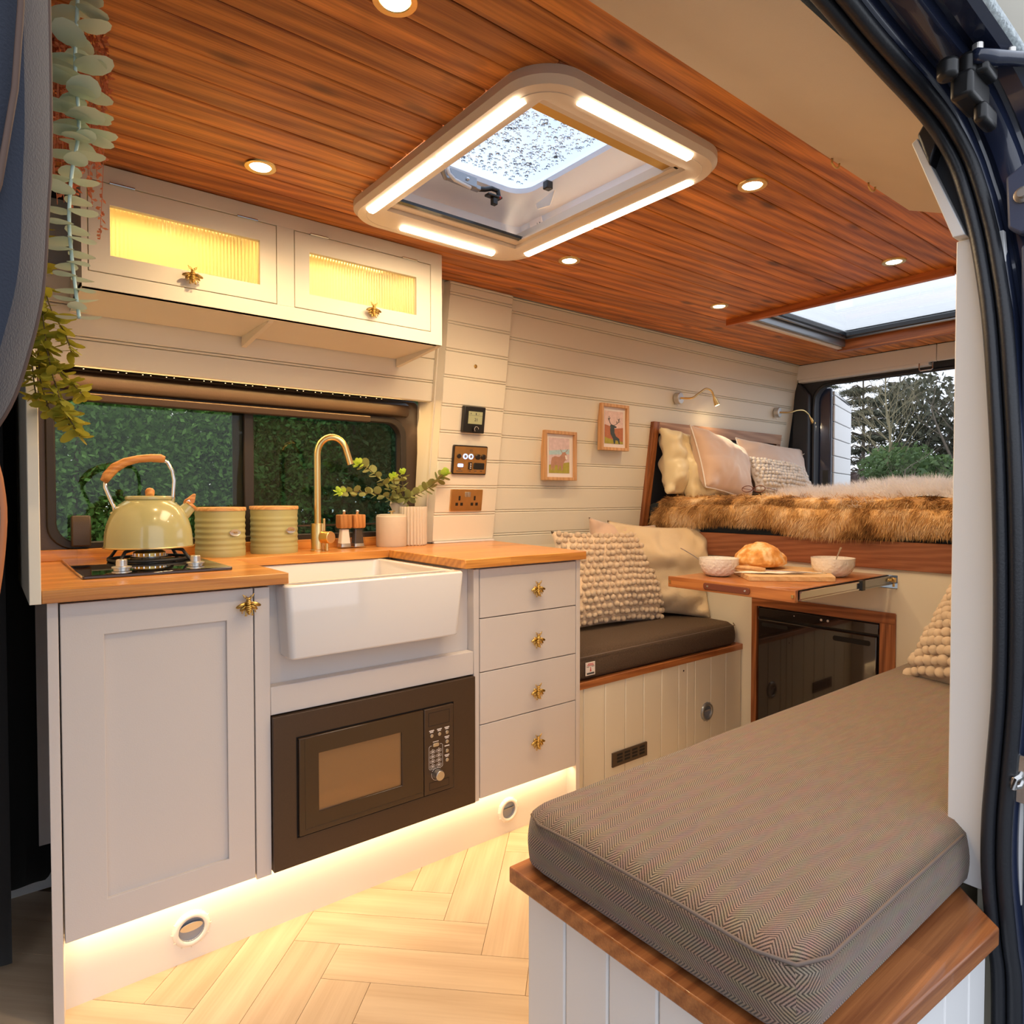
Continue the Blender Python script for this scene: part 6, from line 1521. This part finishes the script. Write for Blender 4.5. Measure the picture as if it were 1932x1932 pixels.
for kk, pts in enumerate(([(.085,-.08,1.62),(.086,-.09,1.50),(.092,-.1,1.40),(.10,-.1,1.33),(.118,-.11,1.25),(.145,-.11,1.195)],
            [(.08,-.06,1.60),(.083,-.07,1.46),(.085,-.06,1.36),(.088,-.06,1.30),(.10,-.07,1.245)],
            [(.08,-.09,1.56),(.10,-.10,1.44),(.125,-.09,1.39),(.135,-.09,1.355)],
            [(.078,-.08,1.48),(.10,-.08,1.35),(.135,-.08,1.30),(.155,-.08,1.275)],
            [(.075,-.05,1.45),(.075,-.05,1.36),(.078,-.05,1.30),(.082,-.05,1.265)],
            [(.085,-.08,1.42),(.105,-.09,1.31),(.12,-.09,1.25),(.13,-.09,1.215)])):
    P = sm(pts, 5); MB().tube(P, .0012, 5).build('stem', 'stem', ig, smooth=True)
    nl = (34,28,20,22,18,22)[kk]
    for k in range(nl):
        t = .05+.95*k/(nl-1); p = along(P, t); a_ = random.uniform(0,6.28)
        for s_ in (0,2.6):
            d = Vector((math.cos(a_+s_), math.sin(a_+s_)*.8, -.3+random.uniform(-1.0,.6))).normalized()
            inst(random.choice((IL,IL2)), 'leaf', ig, p, (d.to_track_quat('X','Z') @ Matrix.Rotation(random.uniform(-1,1),3,'X').to_quaternion()).to_euler(), random.uniform(.75,1.15))
hg = thing('dried_garland', (.14,-.3,1.8), 'rust-red dried sprigs hanging behind the eucalyptus garland', 'garland')
q = MB(); 
for k in range(44):
    x0_ = random.uniform(.085,.175); z1_ = random.uniform(1.50,1.74)
    if x0_ < .15: z1_ = random.uniform(1.55,1.72)
    P = sm([(.12+(x0_-.12)*.5,-.31,1.87),(x0_,-.31+random.uniform(-.03,.03),(1.87+z1_)/2+.03),(x0_+random.uniform(-.012,.018),-.3+random.uniform(-.02,.02),z1_)], 7)
    q.tube(P, .0007, 4)
    for j in range(46):
        p = along(P, random.uniform(.25,1)); d = Vector((random.uniform(-1,1),random.uniform(-1,1),random.uniform(-1,.3))).normalized()*random.uniform(.004,.013)
        e = p+d; s_ = d.cross(Vector((random.random(),random.random(),random.random()))).normalized()*.0026
        q.add([p, p.lerp(e,.6)+s_, e, p.lerp(e,.6)-s_], [(0,1,2,3)])
o = q.build('sprigs', 'heather', hg, fix=False); o['kind'] = 'stuff'
# seat in the cab, seen close at the left edge
st = thing('swivel_chair', (-.2,-1.1,.4), 'dark navy fabric cab chair with tan piping, very close at the left edge', 'chair')
def padded(pts, yc, th_, nm, m, edge, em):
    P = sm([(p[0],0,p[1]) for p in pts+pts[:1]], 4)[:-1]; n_ = len(P); cx = sum(p.x for p in P)/n_; cz = sum(p.z for p in P)/n_
    lay = [(-1,.030),(-.85,.012),(-.4,0),(.4,0),(.85,.012),(1,.030)]; vs = []
    def ins(p, d): v = Vector((cx-p.x, 0, cz-p.z)).normalized(); return p.x+v.x*d, p.z+v.z*d
    for a_, d_ in lay: vs += [(ins(p,d_)[0], yc+a_*th_, ins(p,d_)[1]) for p in P]
    fs = [(i*n_+k,i*n_+(k+1)%n_,(i+1)*n_+(k+1)%n_,(i+1)*n_+k) for i in range(len(lay)-1) for k in range(n_)]+[tuple(range(n_))[::-1], tuple((len(lay)-1)*n_+k for k in range(n_))]
    o = MB().add(vs, fs).build(nm, m, st, smooth='auto')
    MB().tube([(p.x, yc-th_*.3, p.z) for p in P], edge, 6, True).build('piping', em, o, smooth=True); return o
hp = [(.031,1.60),(.031,1.40),(.031,1.28),(.029,1.235),(.026,1.19),(.019,1.155),(.011,1.128),(-.001,1.108),(-.022,1.09),(-.06,1.078),(-.18,1.072)]
hp = hp+[(-.36-x,z) for x,z in hp[:-1]][::-1]+[(-.375,1.66),(-.33,1.70),(-.18,1.71),(-.03,1.70),(.018,1.66)]
padded(hp, -1.15, .05, 'headrest', 'seat', .0018, 'tan')
MB().tube([(.0185,-1.199,1.40),(.0180,-1.199,1.322),(.015,-1.199,1.28),(.008,-1.199,1.232),(-.003,-1.199,1.19),(-.02,-1.198,1.15)], .0016, 6).build('piping', 'tan', st, smooth=True)
bp_ = [(.006,1.09),(.0075,1.065),(.003,1.02),(-.010,.95),(-.022,.85),(-.03,.6),(-.04,.45),(-.10,.42),(-.18,.42)]
bp_ = bp_+[(-.36-x,z) for x,z in bp_[:-1]][::-1]+[(-.34,1.13),(-.18,1.14),(-.02,1.13)]
padded(bp_, -1.10, .05, 'backrest', 'seat', .0035, 'orange')
MB().cyl((-.15,-1.08,1.05),(-.15,-1.08,1.16),.007).build('headrest_post', 'black', st)
# curtain
q = MB(); q.grid(lambda u, v: (-.75+u*.885, .50+.022*math.sin(u*34)+.01*math.sin(u*11), .075+(.79+.83*(u<.93))*v+(.012*math.sin(u*17)+.05*max(0,(u-.97)/.03)**2)*(1-v)), 120, 10)
tag(q.build('cab_curtain', 'curtain', loc=(-.3,.6,0), smooth=True, solid=.004), 'long black curtain hanging left of the kitchen down to the floor', 'curtain')
q = MB(); q.grid(lambda u, v: (-.80+u*.835, .26+.02*math.sin(u*30), .03+1.6*v), 100, 8)
tag(q.build('cab_curtain', 'curtain', loc=(-.4,.26,0), smooth=True, solid=.004), 'nearer black curtain fold at the very left edge of the photo, reaching the floor', 'curtain')
q = MB(); q.grid(lambda u, v: (-.9+.02*math.sin(u*30), -1.1+u*1.75, 0.02+1.85*v), 80, 6)
tag(q.build('cab_curtain', 'curtain', loc=(-.9,-.3,0), smooth=True, solid=.004), 'black curtain closing off the cab, behind the navy seat', 'curtain')
